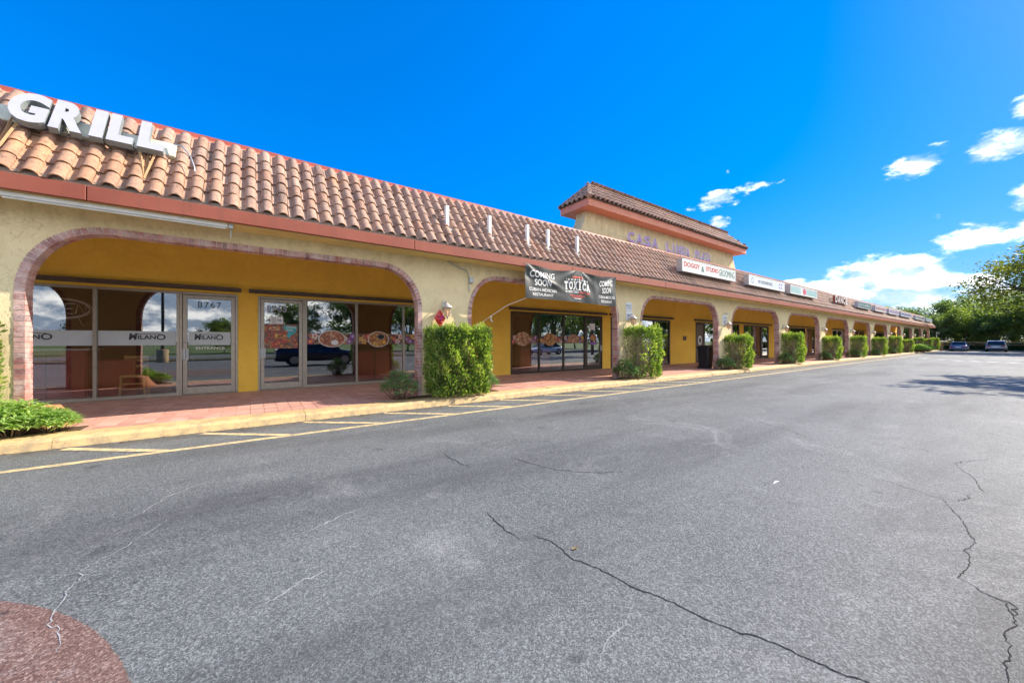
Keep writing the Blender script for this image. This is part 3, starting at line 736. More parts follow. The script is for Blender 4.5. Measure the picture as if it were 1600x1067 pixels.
# coping along the top of the mansard, in lengths with lapped joints
x = XL-.1; k = 0
def run(q, prof, x, L, mi=0):
    n = len(prof); vs = [(x, y, zz) for y, zz in prof] + [(x+L, y, zz) for y, zz in prof]
    q.add(vs, [tuple(reversed(range(n))), tuple(range(n, 2*n))] + [(i, (i+1) % n, (i+1) % n + n, i+n) for i in range(n)], mi)
while x < XR+.3:
    L = min(3.04, XR+.4-x); z = RZ - .05 + (.004 if k % 2 else -.004); q = MB()
    run(q, [(RY-.045, z-.035), (RY-.03, z+.055), (RY+.30, z+.06), (RY+.30, z-.12), (RY-.03, z-.12)], x, L, 0)
    run(q, [(RY-.095, z-.115), (RY-.085, z-.045), (RY-.047, z-.037), (RY-.047, z-.125)], x, L, 1)
    q.box(x+L-.05, x+L+.02, RY-.10, RY-.05, z-.15, z-.116, 1)
    q.obj('roof_coping', [M_COPING, M_FLANGE], B); x += 3.05; k += 1

# sign tower
TX0, TX1 = 9.65, 22.22; TY0, TY1 = .48, 1.92; TZ = 6.52
out = [(9.5, 4.9), (9.62, 5.3), (9.78, 5.6), (9.93, 5.86), (10.0, 6.06), (10.03, 6.28), (21.72, 6.28), (21.75, 6.06), (21.84, 5.86), (21.97, 5.6), (22.16, 5.3), (22.3, 4.9)]
q = MB(); q.extr(out[::-1], .95, 1.45); q.obj('tower_wall', M_WALL, B)
q = MB(); q.box(TX0, TX1, TY0, TY1, 6.27, TZ); bevel(q.obj('tower_fascia', M_SALMON, B), .008, 1)
tr = MB(); e0 = Vector((TX0-.03, TY0-.05, TZ+.01)); W_ = TX1-TX0+.06; Dp = TY1-TY0+.1; Hh = .80
a, b2, c2, d2_ = (e0.x, e0.y, e0.z), (e0.x+W_, e0.y, e0.z), (e0.x+W_, e0.y+Dp, e0.z), (e0.x, e0.y+Dp, e0.z)
r0 = (e0.x+Dp/2, e0.y+Dp/2, e0.z+Hh); r1 = (e0.x+W_-Dp/2, e0.y+Dp/2, e0.z+Hh)
tr.add([a, b2, c2, d2_, r0, r1], [(0, 1, 5, 4), (1, 2, 5), (2, 3, 4, 5), (3, 0, 4), (3, 2, 1, 0)]); troof = tr.obj('tower_roof', M_FLASH, B)
st = MB()
def tile_slope(org, along, u, nrm, width, length, hip):
    n = int(width/TW)+1; rws = int(length/EXP)+1
    for c in range(n):
        for r in range(rws):
            xx = c*TW; f0 = r*EXP - .03
            lo = hip*(max(f0, 0)+.14)/length; 
            if xx < lo-.10 or xx+TW > width-lo+.12 or f0+TL*.7 > length+.12: continue
            M = slope_matrix(org + along*xx + u*f0 + nrm*.004, None, u, nrm, along); tile_geo(st, M, rnd.random(), 6)
hp = Dp/2
u1 = Vector((0, hp, Hh)).normalized(); tile_slope(Vector(a), Vector((1, 0, 0)), u1, Vector((0, -u1.z, u1.y)), W_, math.hypot(hp, Hh), hp)
u2 = Vector((hp, 0, Hh)).normalized(); tile_slope(Vector(d2_), Vector((0, -1, 0)), u2, Vector((-u2.z, 0, u2.x)), Dp, math.hypot(hp, Hh), hp)
u3 = Vector((-hp, 0, Hh)).normalized(); tile_slope(Vector(b2), Vector((0, 1, 0)), u3, Vector((u3.z * 1, 0, -u3.x)), Dp, math.hypot(hp, Hh), hp)
u4 = Vector((0, -hp, Hh)).normalized(); tile_slope(Vector(c2), Vector((-1, 0, 0)), u4, Vector((0, u4.z, -u4.y)), W_, math.hypot(hp, Hh), hp)
st.obj('roof_tile', M_TILE, troof, kind='stuff')
cp = MB()
def caps(p, q_):
    p, q_ = Vector(p), Vector(q_); L = (q_-p).length; n = max(2, int(L/.3)); d = (q_-p).normalized()
    for k in range(n):
        s0 = p + d*(k*L/n); s1 = s0 + d*(L/n+.05); cp.tube([s0+Vector((0, 0, .03)), s1+Vector((0, 0, .018))], [.085, .07], 10, 0, True, True, rnd.random())
for s in (a, d2_): caps(s, r0)
for s in (b2, c2): caps(s, r1)
caps(r0, r1); cp.obj('ridge_cap', M_TILE, troof, kind='stuff')
q = MB(); q.box(XL, XR, 8, 8.0+.3, 4.9, 5.2); q.obj('parapet', M_WALL, B)

# conduit with junction box, floor-level meter
cd = thing('junction_box', 'small grey junction box on a bent pipe high on the wall left of the banner', 'electrical box', (0, 0, 0))
q = MB(); q.tube([(4.0, -.02, 3.46), (4.25, -.025, 3.36), (4.52, -.03, 3.30), (4.6, -.03, 3.2), (4.61, -.03, 2.75)], .014, 6); q.obj('pipe', M_GALV, cd)
q = MB(); q.box(4.60, 4.70, -.09, -.001, 2.98, 3.12); bevel(q.obj('box', M_GALV, cd), .008, 2)
# fluorescent batten under the soffit
fl = thing('strip_light', 'long white fluorescent strip light under the red fascia above the near arch', 'strip light')
for k in range(5):
    x0 = -.33-2.44*(k+1); q = MB(); q.box(x0, x0+2.43, -.47, -.36, 3.415, 3.474); bevel(q.obj('housing', M_WHITE, fl), .006, 1)
    t = MB(); t.tube([(x0+.03, -.44, 3.398), (x0+2.40, -.44, 3.398)], .016, 8); t.obj('tube', M_OFFW, fl)
q = MB(); q.box(-.33, -.27, -.475, -.355, 3.405, 3.474); q.obj('end_cap', M_GALV, fl)
q = MB(); q.tube([(-.3, -.41, 3.41), (-.3, -.41, 3.25)], .008, 6); q.obj('pull_wire', M_GALV, fl)

# house numbers, decals
def decal_disc(name, x, z, rx, rz, mat, par, y=-.004, rim=M_PLATE, label=None):
    n = 40; q = MB(); q.add([(x + rx*math.cos(2*math.pi*k/n), GY+y-.002, z + rz*math.sin(2*math.pi*k/n)) for k in range(n)], [tuple(range(n))], 1)
    q.add([(x + rx*f*math.cos(2*math.pi*k/n), GY+y-(.002 if f == 1 else .004), z + rz*f*math.sin(2*math.pi*k/n)) for f in (1, .9) for k in range(n)], [(k, (k+1) % n, n+(k+1) % n, n+k) for k in range(n)], 0)
    return q.obj(name, [rim, mat], par, label=label)
def band(x0, x1, z0, z1, mat, par, name='vinyl_band', y=-.003):
    q = MB(); q.quad((x0, GY+y, z0), (x1, GY+y, z0), (x1, GY+y, z1), (x0, GY+y, z1)); return q.obj(name, mat, par)
# left restaurant front: frosted band and name
for xa, xb in ((-5.5, -4.26), (-4.18, -2.86), (-2.78, -1.50)): band(xa, xb, 1.36, 1.69, M_FROST, w1)
band(-1.27, -.46, 1.36, 1.69, M_FROST, d1, y=-.009)
for x0, par, yy in ((-4.05, w1, -.006), (-2.30, w1, -.006), (-1.16, d1, -.012)):
    s = .56 if par is d1 else .62
    lettering('lettering', 'M', par, M_DKTXT, x0, GY+yy, 1.49, .15, .14*s/.62, bold=.05, shear=.12)
    lettering('lettering', 'ILAN', par, M_DKTXT, x0+.15*s/.62, GY+yy, 1.50, .10, .30*s/.62, bold=.03)
    lettering('lettering', 'O', par, M_DKTXT, x0+.46*s/.62, GY+yy, 1.485, .135, .16*s/.62, bold=.02)
    q = MB(); q.quad((x0+.14, GY+yy, 1.618), (x0+s*.86, GY+yy, 1.618), (x0+s*.86, GY+yy, 1.630), (x0+.14, GY+yy, 1.630)); q.obj('rule', M_DKTXT, par)
lettering('number', '8767', d1, M_DKTXT, -1.10, GY-.014, 2.29, .15, .46, bold=.0, space=1.2, label='house number 8767 in grey figures')
v_ = lettering('lettering', 'ENTRANCE', d1, M_BANNERTXT, -1.13, GY-.012, 1.255, .06, .56, bold=.01)
lettering('number', '8765', d2, M_BANNERTXT, .318, GY-.012, 2.262, .172, .462, bold=.025, space=1.2)
lettering('number', '8765', d2, M_BLUE, .335, GY-.015, 2.275, .145, .43, bold=-.005, space=1.2, label='house number 8765 in blue figures with white edge')
q = MB(); q.box(.40, .70, GY-.014, GY-.010, 1.93, 2.13); q.obj('paper_notice', M_PLAC, d2)
[print_marks(d2, M_DKTXT, .44, .55, GY-.016, 1.96+.05*k, .032, k) for k in range(3)]
q = MB(); q.add([(.56, GY-.016, 2.02), (.62, GY-.016, 2.02), (.62, GY-.016, 2.0), (.66, GY-.016, 2.03), (.62, GY-.016, 2.06), (.62, GY-.016, 2.04), (.56, GY-.016, 2.04)], [(0, 1, 5, 6), (2, 3, 4)]); q.obj('arrow', M_DKTXT, d2)
# menu poster on door 8765
q = MB(); q.quad((.27, GY-.010, 1.26), (1.05, GY-.010, 1.26), (1.05, GY-.010, 1.93), (.27, GY-.010, 1.93)); q.obj('menu_poster', M_POSTER, d2, label='colourful red and teal food poster')
q = MB(); q.add([(.72, GY-.013, 1.90), (1.04, GY-.013, 1.87), (1.0, GY-.013, 1.70), (.90, GY-.013, 1.62), (.84, GY-.013, 1.54), (.78, GY-.013, 1.60), (.82, GY-.013, 1.72), (.70, GY-.013, 1.80)], [tuple(range(8))]); q.obj('poster_splash', M_TEAL, d2)
lettering('lettering', 'COMING\nSOON', d2, M_BANNERTXT, .76, GY-.016, 1.74, .13, .24)
lettering('lettering', 'CUBAN-MEX\nGRILL\nEST', d2, M_RED, .46, GY-.013, 1.29, .20, .36, bold=.02)
decal_disc('food_decal', .62, 1.60, .16, .075, M_FOODB, d2, -.010, M_RED); decal_disc('food_decal', .50, 1.80, .14, .06, M_FOODC, d2, -.010, M_RED)
for xa, xb in ((1.28, 2.58), (2.645, 4.035), (4.10, 5.44)): band(xa, xb, 1.37, 1.69, M_BAND, w2)
rnd = random.Random(21)
M_FL = [paint('petal_%s' % n, c, .45) for n, c in (('rose', (.55, .08, .10)), ('gold', (.70, .40, .04)), ('violet', (.22, .10, .36)), ('white', (.62, .52, .48)))]
def flower(par, x, z, r, mi, y):
    n = 20; q = MB(); q.add([(x, GY+y, z)] + [(x + r*(1+.25*math.cos(5*t))*math.cos(t), GY+y, z + r*(1+.25*math.cos(5*t))*math.sin(t)) for t in [2*math.pi*k/n for k in range(n)]], [(0, 1+k, 1+(k+1) % n) for k in range(n)], 0)
    q.add([(x + r*.38*math.cos(2*math.pi*k/8), GY+y-.001, z + r*.38*math.sin(2*math.pi*k/8)) for k in range(8)], [tuple(range(8))], 1); q.obj('flower_decal', [M_FL[mi], M_FL[(mi+1) % 4]], par)
for par, xs in ((w2, (1.36, 1.48, 2.30, 2.40, 2.5, 2.74, 2.84, 2.95, 3.76, 3.88, 3.98, 4.18, 4.3, 4.42)), (w3, (8.52, 8.62, 9.42, 9.55, 9.68, 10.0, 10.1, 10.86, 11.0, 11.12, 11.4, 11.5, 12.35, 12.48))):
    for k, x in enumerate(xs): flower(par, x, (1.45, 1.61, 1.53)[k % 3], (.075, .06, .085)[(k*2) % 3], (k*3+k//2) % 4, -.006)
decal_disc('food_decal', 1.93, 1.53, .37, .25, M_FOODA, w2, -.008); decal_disc('food_decal', 3.27, 1.52, .33, .25, M_FOODB, w2, -.008)
decal_disc('garnish', 2.0, 1.42, .10, .075, M_PLAC, w2, -.013, M_PLAC); decal_disc('garnish', 1.90, 1.61, .09, .06, M_FOODC, w2, -.013, M_FOODC)
decal_disc('garnish', 3.34, 1.6, .12, .09, M_BLACK, w2, -.013, M_PLATE); decal_disc('garnish', 3.44, 1.43, .06, .055, M_FL[1], w2, -.013, M_FL[1])
for xa, xb in ((8.45, 9.84), (9.91, 11.25), (11.31, 12.6)): band(xa, xb, 1.37, 1.69, M_BAND, w3)
decal_disc('food_decal', 9.02, 1.55, .38, .29, M_FOODC, w3, -.008, M_FOODC); decal_disc('food_decal', 10.48, 1.54, .36, .28, M_FOODB, w3, -.008, M_FOODC); decal_disc('food_decal', 11.92, 1.58, .34, .2, M_FOODC, w3, -.008, M_FOODC)
q = MB(); q.quad((12.95, GY-.01, 2.0), (13.35, GY-.01, 2.0), (13.35, GY-.01, 2.3), (12.95, GY-.01, 2.3)); q.obj('paper_notice', M_PLAC, d3)
decal_disc('food_decal', 13.22, 1.62, .22, .15, M_FOODB, d3, -.010, M_RED); q = MB(); q.quad((12.98, GY-.012, 1.30), (13.46, GY-.012, 1.30), (13.46, GY-.012, 1.42), (12.98, GY-.012, 1.42)); q.obj('vinyl_band', M_FL[2], d3)
# paw print on the groomer window, oval seal on its brown door
for dx, dz, rx, rz in ((0, 0, .17, .13), (-.22, .14, .075, .09), (-.08, .25, .075, .1), (.09, .25, .075, .1), (.22, .14, .075, .09)): decal_disc('paw_decal', 17.75+dx*1.3, 1.82+dz, rx*1.3, rz, M_BLACK, w4, -.006, M_PLAC)
decal_disc('oval_seal', 23.03, 1.52, .24, .3, M_OFFW, d5, -.03, M_PLAC); decal_disc('oval_seal', 23.03, 1.52, .14, .18, M_DKTXT, d5, -.034, M_OFFW)
q = MB(); q.box(21.05, 21.4, GY-.05, GY-.031, 1.52, 1.78); np_ = q.obj('number_plate', M_DOORBR, None, label='small square brown plaque on the golden wall between two shopfronts', cat='plaque')

# ------------------------------------------------------------------ things on the front
# neon OPEN sign hanging inside the near window
ns = thing('neon_sign', 'unlit OPEN neon sign in an oval outline hanging inside the near window', 'neon sign', (-3.33, GY+.10, 2.16)); ns.scale = (.78, 1, .9)
M_NEON = paint('neon_tube_unlit', (.88, .86, .86), .25, var=.05)
q = MB(); n = 44
q.tube([(.52*math.cos(2*math.pi*k/n), 0, .22*math.sin(2*math.pi*k/n)) for k in range(n+1)], .015, 6); q.tube([(.56*math.cos(2*math.pi*k/n), .03, .245*math.sin(2*math.pi*k/n)) for k in range(n+1)], .006, 6); q.obj('outline_tube', M_NEON, ns)
def stroke(pts, dx, sh=.22): return [(x*.19 + dx + sh*.24*z, -.01, (z-.5)*.24) for x, z in pts]
q = MB()
q.tube(stroke([(.5+.5*math.cos(t), .5+.5*math.sin(t)) for t in [2*math.pi*k/20 for k in range(21)]], -.42), .014, 6)
q.tube(stroke([(0, 0), (0, 1), (.6, 1), (.9, .85), (.9, .6), (.6, .45), (0, .45)], -.19), .014, 6)
q.tube(stroke([(.9, 0), (0, 0), (0, 1), (.9, 1)], .03), .014, 6); q.tube(stroke([(0, .5), (.75, .5)], .03), .014, 6)
q.tube(stroke([(0, 0), (0, 1), (.9, 0), (.9, 1)], .25), .014, 6); q.obj('lettering', M_NEON, ns)
q = MB(); q.tube([(.3, 0, -.2), (.36, .01, -.36), (.40, .02, -.42), (.45, .02, -.38), (.46, .02, -.3)], .006, 5); q.obj('cable', M_OFFW, ns)
q = MB(); q.tube([(-.3, 0, .2), (-.3, 0, .98)], .003, 4); q.tube([(.3, 0, .2), (.3, 0, .98)], .003, 4); q.obj('hanger', M_BLACK, ns)

# reception desk and chair inside
dk = thing('reception_desk', 'tall cherry red reception counter standing behind the near window', 'counter', (-4.0, GY+.72, WZ-.01))
q = MB(); q.box(-1.3, 1.0, -.45, .45, 0, 1.12); q.obj('body', M_WOODRED, dk)
for k in range(4):
    q = MB(); q.box(-1.28+k*.57, -1.28+k*.57+.54, -.475, -.452, .05, 1.08); q.obj('panel', M_WOODRED, dk)
q = MB(); q.box(-1.35, 1.05, -.5, .5, 1.122, 1.165); q.obj('top', M_OFFW, dk)
q = MB(); q.box(1.02, 1.7, -.2, .5, 0, .88); q.obj('return', M_WOODRED, dk)
ch = thing('wooden_chair', 'light wooden high chair seen through the near window', 'chair', (-2.30, GY+.5, WZ-.01))
for sx in (-.19, .19):
    for sy, hgt in ((-.17, .47), (.17, .98)):
        q = MB(); q.tube([(sx*1.12, sy*1.15, 0), (sx, sy, hgt)], .021, 4, smooth=False); q.obj('leg', M_PINE, ch)
q = MB(); q.box(-.22, .22, -.2, .2, .47, .52); bevel(q.obj('seat', M_PINE, ch), .015, 2)
for z in (.72, .86, .94):
    q = MB(); q.box(-.19, .19, .155, .185, z-.03, z+.03); q.obj('back_slat', M_PINE, ch)
for z in (.2, .32):
    q = MB(); q.box(-.19, .19, -.185, -.165, z-.015, z+.015); q.obj('stretcher', M_PINE, ch)
cb = thing('cardboard_box', 'brown cardboard box on the floor behind the wooden chair', 'box', (-2.05, GY+1.5, WZ-.01))
q = MB(); q.box(-.3, .3, -.2, .2, 0, .4); q.obj('carton', paint('cardboard', (.34, .17, .09), .9), cb); q = MB(); q.box(-.3, .3, -.03, .03, .401, .404); q.obj('packing_tape', M_PINE, cb)
ip = thing('potted_palm', 'dim indoor palm behind the near window next to the neon sign', 'plant', (-2.0, GY+2.2, WZ-.01))
q = MB(); q.lathe(0, 0, [(0, 0), (.16, 0), (.2, .35), (.17, .35), (0, .33)]); q.obj('pot', M_POT, ip); q = MB()
rnd = random.Random(5)
for k in range(26):
    a_ = rnd.uniform(0, 6.28); L_ = rnd.uniform(.5, .9); z0 = 1.35; d = Vector((math.cos(a_), math.sin(a_), 0)); pv = Vector((0, 0, z0))
    sd = Vector((-d.y, d.x, 0))
    for s in range(6):
        t = s/5; p2 = Vector((0, 0, z0)) + d*L_*t + Vector((0, 0, .5*t - .75*t*t)); w_ = .05*(1-t)+.01
        if s: q.quad(pv-sd*w_, pv+sd*w_, p2+sd*w_, p2-sd*w_, 0, rnd.random())
        pv = p2
q.tube([(0, 0, .3), (0, 0, 1.38)], .03, 6, 1); q.obj('frond', [M_TREE2, M_BRANCH], ip)

# interior counter of the middle restaurant
for nm, lb, xx, yy, ww in (('bar_counter', 'dark red bar counter behind the flower decal window', 3.6, GY+1.0, 1.6), ('display_counter', 'dark panelled counter behind the bronze framed windows under the banner', 10.6, GY+1.4, 1.8)):
    o = thing(nm, lb, 'counter', (xx, yy, WZ-.01)); q = MB(); q.box(-ww/2, ww/2, -.3, .3, 0, 1.05); q.obj('body', M_DOORBR, o)
    q = MB(); q.box(-ww/2-.05, ww/2+.05, -.36, .36, 1.052, 1.09); q.obj('top', M_BLACK, o)
    for k in range(3):
        q = MB(); w_ = ww/3; q.box(-ww/2+k*w_+.03, -ww/2+(k+1)*w_-.03, -.32, -.302, .08, .98); q.obj('panel', M_WOODRED, o)

# GRILL channel letters leaning back with the roof
gs = thing('grill_sign', 'large white channel letters spelling GRILL standing above the near end of the tiles', 'letter sign')
LA = math.atan2(.36, .58)   # lean
def lean(m_, y0=-.12, z0=4.56):
    c, s = math.cos(LA), math.sin(LA)
    m_.v = [(x, y0 + y*c + z*s, z0 - y*s + z*c) for x, y, z in m_.v]
for ch_, xa, xb in (('G', -2.84, -2.47), ('R', -2.43, -2.10), ('I', -2.03, -1.89), ('L', -1.85, -1.56), ('L', -1.51, -1.20)):
    v, f = text_mesh(ch_, .685, xb-xa, .10, bold=.055 if ch_ != 'I' else .02)
    mm = MB(); mm.add([(x+xa, y, z) for x, y, z in v], f)
    for k, fc in enumerate(mm.f):
        pts = [Vector(mm.v[i]) for i in fc]; nn = (pts[1]-pts[0]).cross(pts[2]-pts[1])
        mm.mi[k] = 0 if all(p.y < -.04 for p in pts) else 1
    lean(mm); mm.obj('letter', [M_LETTER, M_LSIDE], gs, label='white letter %s with grey sides' % ch_)
mm = MB(); mm.box(-5.2, -1.08, .12, .32, .16, .50); lean(mm); bevel(mm.obj('raceway', M_CREAM, gs), .01, 1)
for xa in (-1.42, -2.86):
    mm = MB()
    ft = Vector((xa+.02, -.32, 4.03)); 
    for dx, yy, zz in ((-.08, -.02, 4.62), (.12, -.02, 4.62), (.02, .15, 4.75)):
        p2 = Vector((xa+dx, yy, zz)); mm.tube([ft, p2], .02, 4, smooth=False)
    mm.obj('bracket', M_FENCE, gs)
mm = MB(); mm.tube([(-1.1, .12, 4.86), (-.98, .02, 4.82), (-.86, -.1, 4.62), (-.8, -.2, 4.42), (-.8, -.22, 4.34)], .011, 6); mm.obj('cable', M_GALV, gs)

# bare sign posts on the slope
def roofz(y): return EZ + (y-EY)*(RZ-EZ)/(RY-EY)
pl = ['leftmost of the bare white sign posts on the tiles', 'second bare white sign post from the left on the tiles', 'middle one of the five bare white sign posts on the tiles', 'fourth bare white sign post from the left on the tiles', 'last bare white sign post, nearest the tower']
for k, x in enumerate((3.93, 5.17, 6.45, 7.23, 8.47)):
    o = thing('sign_post', pl[k], 'post', (x, -.12, roofz(-.12)), 'bare sign posts on the roof tiles'); 
    q = MB(); q.box(-.045, .045, -.045, .045, -.05, .60); bevel(q.obj('upright', M_WHITE, o), .006, 1)
    q = MB(); q.tube([(-.02, .04, .38), (-.12, .22, .34)], .014, 5); q.tube([(-.02, .04, .1), (-.12, .25, .36)], .014, 5); q.tube([(-.02, .04, .55), (-.1, .36, .5)], .012, 5); q.obj('brace', M_BRANCH, o)
    q = MB(); q.box(-.09, .09, -.1, .1, -.03, .02); q.obj('foot', M_GALV, o)

# box signs
def box_sign(x0, x1, label, face, writer=None, z0=4.30, z1=4.81, y=-.42, dp=.25):
    o = thing('box_sign', label, 'sign', ((x0+x1)/2, y, z0), 'box signs along the roof'); hw = (x1-x0)/2; h_ = z1-z0
    q = MB(); q.box(-hw, hw, .012, dp, 0, h_); bevel(q.obj('cabinet', M_GALV, o), .01, 1)
    q = MB(); t = .035; q.box(-hw, hw, -.012, .010, 0, t); q.box(-hw, hw, -.012, .010, h_-t, h_); q.box(-hw, -hw+t, -.012, .010, t, h_-t); q.box(hw-t, hw, -.012, .010, t, h_-t); q.obj('trim_frame', M_WHITE, o)
    q = MB(); q.box(-hw+t, hw-t, -.004, .010, t, h_-t); q.obj('face', face, o)
    for sx in (-hw*.75, hw*.75):
        q = MB(); ys = dp; q.tube([(sx, ys, h_*.8), (sx, ys+.45, h_*.8+.0)], .018, 5); q.tube([(sx, ys, h_*.15), (sx, ys+.12, h_*.15)], .018, 5); q.obj('bracket', M_BLACK, o)
    if writer: writer(o, hw, h_)
    return o
def face_mat(n, c): return paint('sign_face_'+n, c, .35, var=.05)
def W1(o, hw, h_):
    lettering('lettering', 'DOGGY', o, M_RED, -hw+.12, -.008, .20, .20, 1.25, bold=.03); lettering('lettering', '&', o, M_GREEN, -hw+1.5, -.008, .12, .24, .24, bold=.02)
    lettering('lettering', 'STUDIO', o, M_RED, -hw+1.9, -.008, .20, .20, 1.1, bold=.03); lettering('lettering', 'GROOMING', o, M_GREEN, -hw+3.05, -.008, .12, .30, 1.5)
def decal_ring(o, x, z, rx, rz):
    n = 20; q = MB(); q.add([(x + rx*f*math.cos(2*math.pi*k/n), -.008, z + rz*f*math.sin(2*math.pi*k/n)) for f in (1, .8) for k in range(n)], [(k, (k+1) % n, n+(k+1) % n, n+k) for k in range(n)]); q.obj('emblem', M_GREEN, o)
def W2(o, hw, h_):
    decal_ring(o, -hw+.42, .25, .13, .15); print_marks(o, M_DKTXT, -hw+1.1, -hw+3.0, -.008, .18, .16, 3)
    for dx in (3.85, 4.15):
        for dz in (.12, .3):
            q = MB(); q.quad((-hw+dx, -.008, dz), (-hw+dx+.16, -.008, dz), (-hw+dx+.16, -.008, dz+.09), (-hw+dx, -.008, dz+.09)); q.obj('service_mark', M_LILAC, o)
def W3(o, hw, h_):
    q = MB(); q.quad((-hw+.1, -.008, .08), (-hw+1.7, -.008, .08), (-hw+1.7, -.008, h_-.08), (-hw+.1, -.008, h_-.08)); am = paint('aqua_face', (.35, .52, .52), .4); q.obj('face_panel', am, o); q = MB(); q.quad((hw-2.0, -.008, .08), (hw-.15, -.008, .08), (hw-.15, -.008, h_-.08), (hw-2.0, -.008, h_-.08)); q.obj('face_panel', am, o)
    n = 24; q = MB(); q.add([(.0 + .3*math.cos(2*math.pi*k/n), -.009, h_/2 + .2*math.sin(2*math.pi*k/n)) for k in range(n)], [tuple(range(n))]); q.obj('emblem', paint('pink_emblem', (.6, .12, .18), .4), o)
def Wt(s, m_, hh=.2):
    def f(o, hw, h_): print_marks(o, m_, -hw+.3, hw-.3, -.008, (h_-hh)/2, hh, s)
    return f
box_sign(14.13, 18.8, 'white sign box with red DOGGY and green GROOMING lettering below the tower', face_mat('white', (.72, .74, .68)), W1)
box_sign(20.26, 24.98, 'white sign box with small grey lettering, next after the groomer sign', face_mat('white', (.66, .70, .76)), W2)
box_sign(25.87, 30.64, 'sign box with two pale aqua panels and a pink round emblem', face_mat('white', (.66, .70, .72)), W3)
box_sign(41.06, 45.4, 'dark teal sign box with white lettering right after the DANCE letters', face_mat('teal', (.05, .16, .19)), Wt(14, M_BANNERTXT))
box_sign(47.1, 51.6, 'white and red lettered sign box, second beyond the DANCE letters', face_mat('white', (.6, .58, .62)), Wt(13, M_RED))
box_sign(52.95, 57.9, 'pale sign box with purple lettering, third beyond the DANCE letters', face_mat('white', (.55, .52, .6)), Wt(11, M_LILAC))
box_sign(59.3, 65.7, 'pale lilac sign box, fourth beyond the DANCE letters', face_mat('lilac', (.5, .5, .6)), Wt(10, M_BLUE))
box_sign(68.9, 75.6, 'white and dark striped sign box, last but one on the roof', face_mat('white', (.6, .62, .66)), Wt(8, M_DKTXT, .26))
box_sign(77.3, 83.0, 'pale aqua sign box at the far end of the roof', face_mat('aqua', (.45, .58, .62)), None)
dn = thing('dance_sign', 'dark red edged letters spelling DANCE on the tiles', 'letter sign')
xx = 35.0
for chx in 'DANCE':
    v, f = text_mesh(chx, .5, .52, .16, bold=.04); mm = MB(); mm.add([(x+xx, y-.28, z+4.34) for x, y, z in v], f)
    for k, fc in enumerate(mm.f): mm.mi[k] = 0 if all(mm.v[i][1] < -.35 for i in fc) else 1
    mm.obj('letter', [M_OFFW, M_FASCIA], dn); xx += .66
for xb in (35.3, 36.8, 38.0):
    mm = MB(); mm.tube([(xb, -.2, 4.6), (xb, .25, 4.7)], .02, 5); mm.obj('bracket', M_BLACK, dn)
cl = thing('casa_linda_sign', 'lilac raised letters reading CASA LINDA PLAZA on the tower wall', 'letter sign')
for word, xa, xb in (('CASA', 12.36, 14.55), ('LINDA', 15.1, 17.12), ('PLAZA', 17.55, 19.1)):
    n = len(word); wd = (xb-xa)/n
    for k, chx in enumerate(word):
        v, f = text_mesh(chx, .43, wd*.80 if chx != 'I' else wd*.20, .10, bold=.025)
        mm = MB(); off = xa + k*wd + (wd*.28 if chx == 'I' else 0); mm.add([(x+off, y+.90, z+5.48) for x, y, z in v], f)
        for j, fc in enumerate(mm.f): mm.mi[j] = 0 if all(mm.v[i][1] < .851 for i in fc) else 1
        mm.obj('letter', [M_LILAC, M_WHITE], cl)

# banner
bn = thing('banner', 'dark vinyl COMING SOON banner with TOXICA in white slung under the fascia', 'banner')
BX0, BX1, BZ0, BZ1 = 6.02, 9.80, 2.62, 3.56
def bpt(u, v, off=0.):
    x = BX0 + (BX1-BX0)*u - .02*math.sin(v*3)
    sag = -.075*math.sin(math.pi*min(1, u/.53))**2*(u < .53) - .06*math.sin(math.pi*(u-.53)/.47)**2*(u >= .53)
    z = BZ0 + (BZ1-BZ0)*v + sag*v + .02*math.sin(u*5)*(1-v)
    w_ = 0.
    for (cu, k, ph, am) in ((.0, 9, .3, .012), (.53, 12, 1.1, .013), (1., 10, 2.0, .012)):
        du, dv = (u-cu)*4.0, (1.02-v)+.05; th = math.atan2(dv, du); rr_ = math.hypot(du, dv)
        w_ += am*math.sin(th*k+ph)*math.exp(-rr_*.7)*min(1, rr_*2.5)
    w_ += .010*math.sin(u*19 + v*6) + .020*math.exp(-((v-(.95-1.6*u))**2)/.006)*max(0, min(1, (.40-u)*8)) - .012*math.exp(-((v-(.70-1.3*u))**2)/.01)*max(0, min(1, (.40-u)*8))
    w_ += .016*math.exp(-((u-.755+.05*v)**2)/.0008) + .012*math.exp(-((u-.99+.12*v)**2)/.0012)
    return Vector((x, -.60 - .03*math.sin(math.pi*u) - w_ - off, z))
q = MB(); nu, nv = 110, 34
q.add([bpt(i/nu, j/nv) for j in range(nv+1) for i in range(nu+1)], [(j*(nu+1)+i, j*(nu+1)+i+1, (j+1)*(nu+1)+i+1, (j+1)*(nu+1)+i) for j in range(nv) for i in range(nu)], 0, 0., True)
q.obj('banner_sheet', M_BANNER, bn)
def ban_text(s, u0, u1, v0, v1, mat, bold=.02, slabs=False, name='lettering', rot=0., off=.009):
    v, f = text_mesh(s, 1., 1., 0., bold=bold)
    bmh = bmesh.new(); vv = [bmh.verts.new(p) for p in v]
    for fc in f:
        try: bmh.faces.new([vv[i] for i in fc])
        except ValueError: pass
    for it in range(3):
        ed = [e for e in bmh.edges if e.calc_length() > .09]
        if ed: bmesh.ops.subdivide_edges(bmh, edges=ed, cuts=1); bmesh.ops.triangulate(bmh, faces=bmh.faces[:])
    bmh.verts.index_update(); mm = MB()
    pts = []
    for p in bmh.verts:
        u = u0 + (u1-u0)*p.co.x; w = v0 + (v1-v0)*p.co.z + rot*(p.co.x-.5); pts.append(bpt(u, w, off))
    mm.add(pts, [tuple(vx.index for vx in fc.verts) for fc in bmh.faces]); bmh.free(); return mm.obj(name, mat, bn)
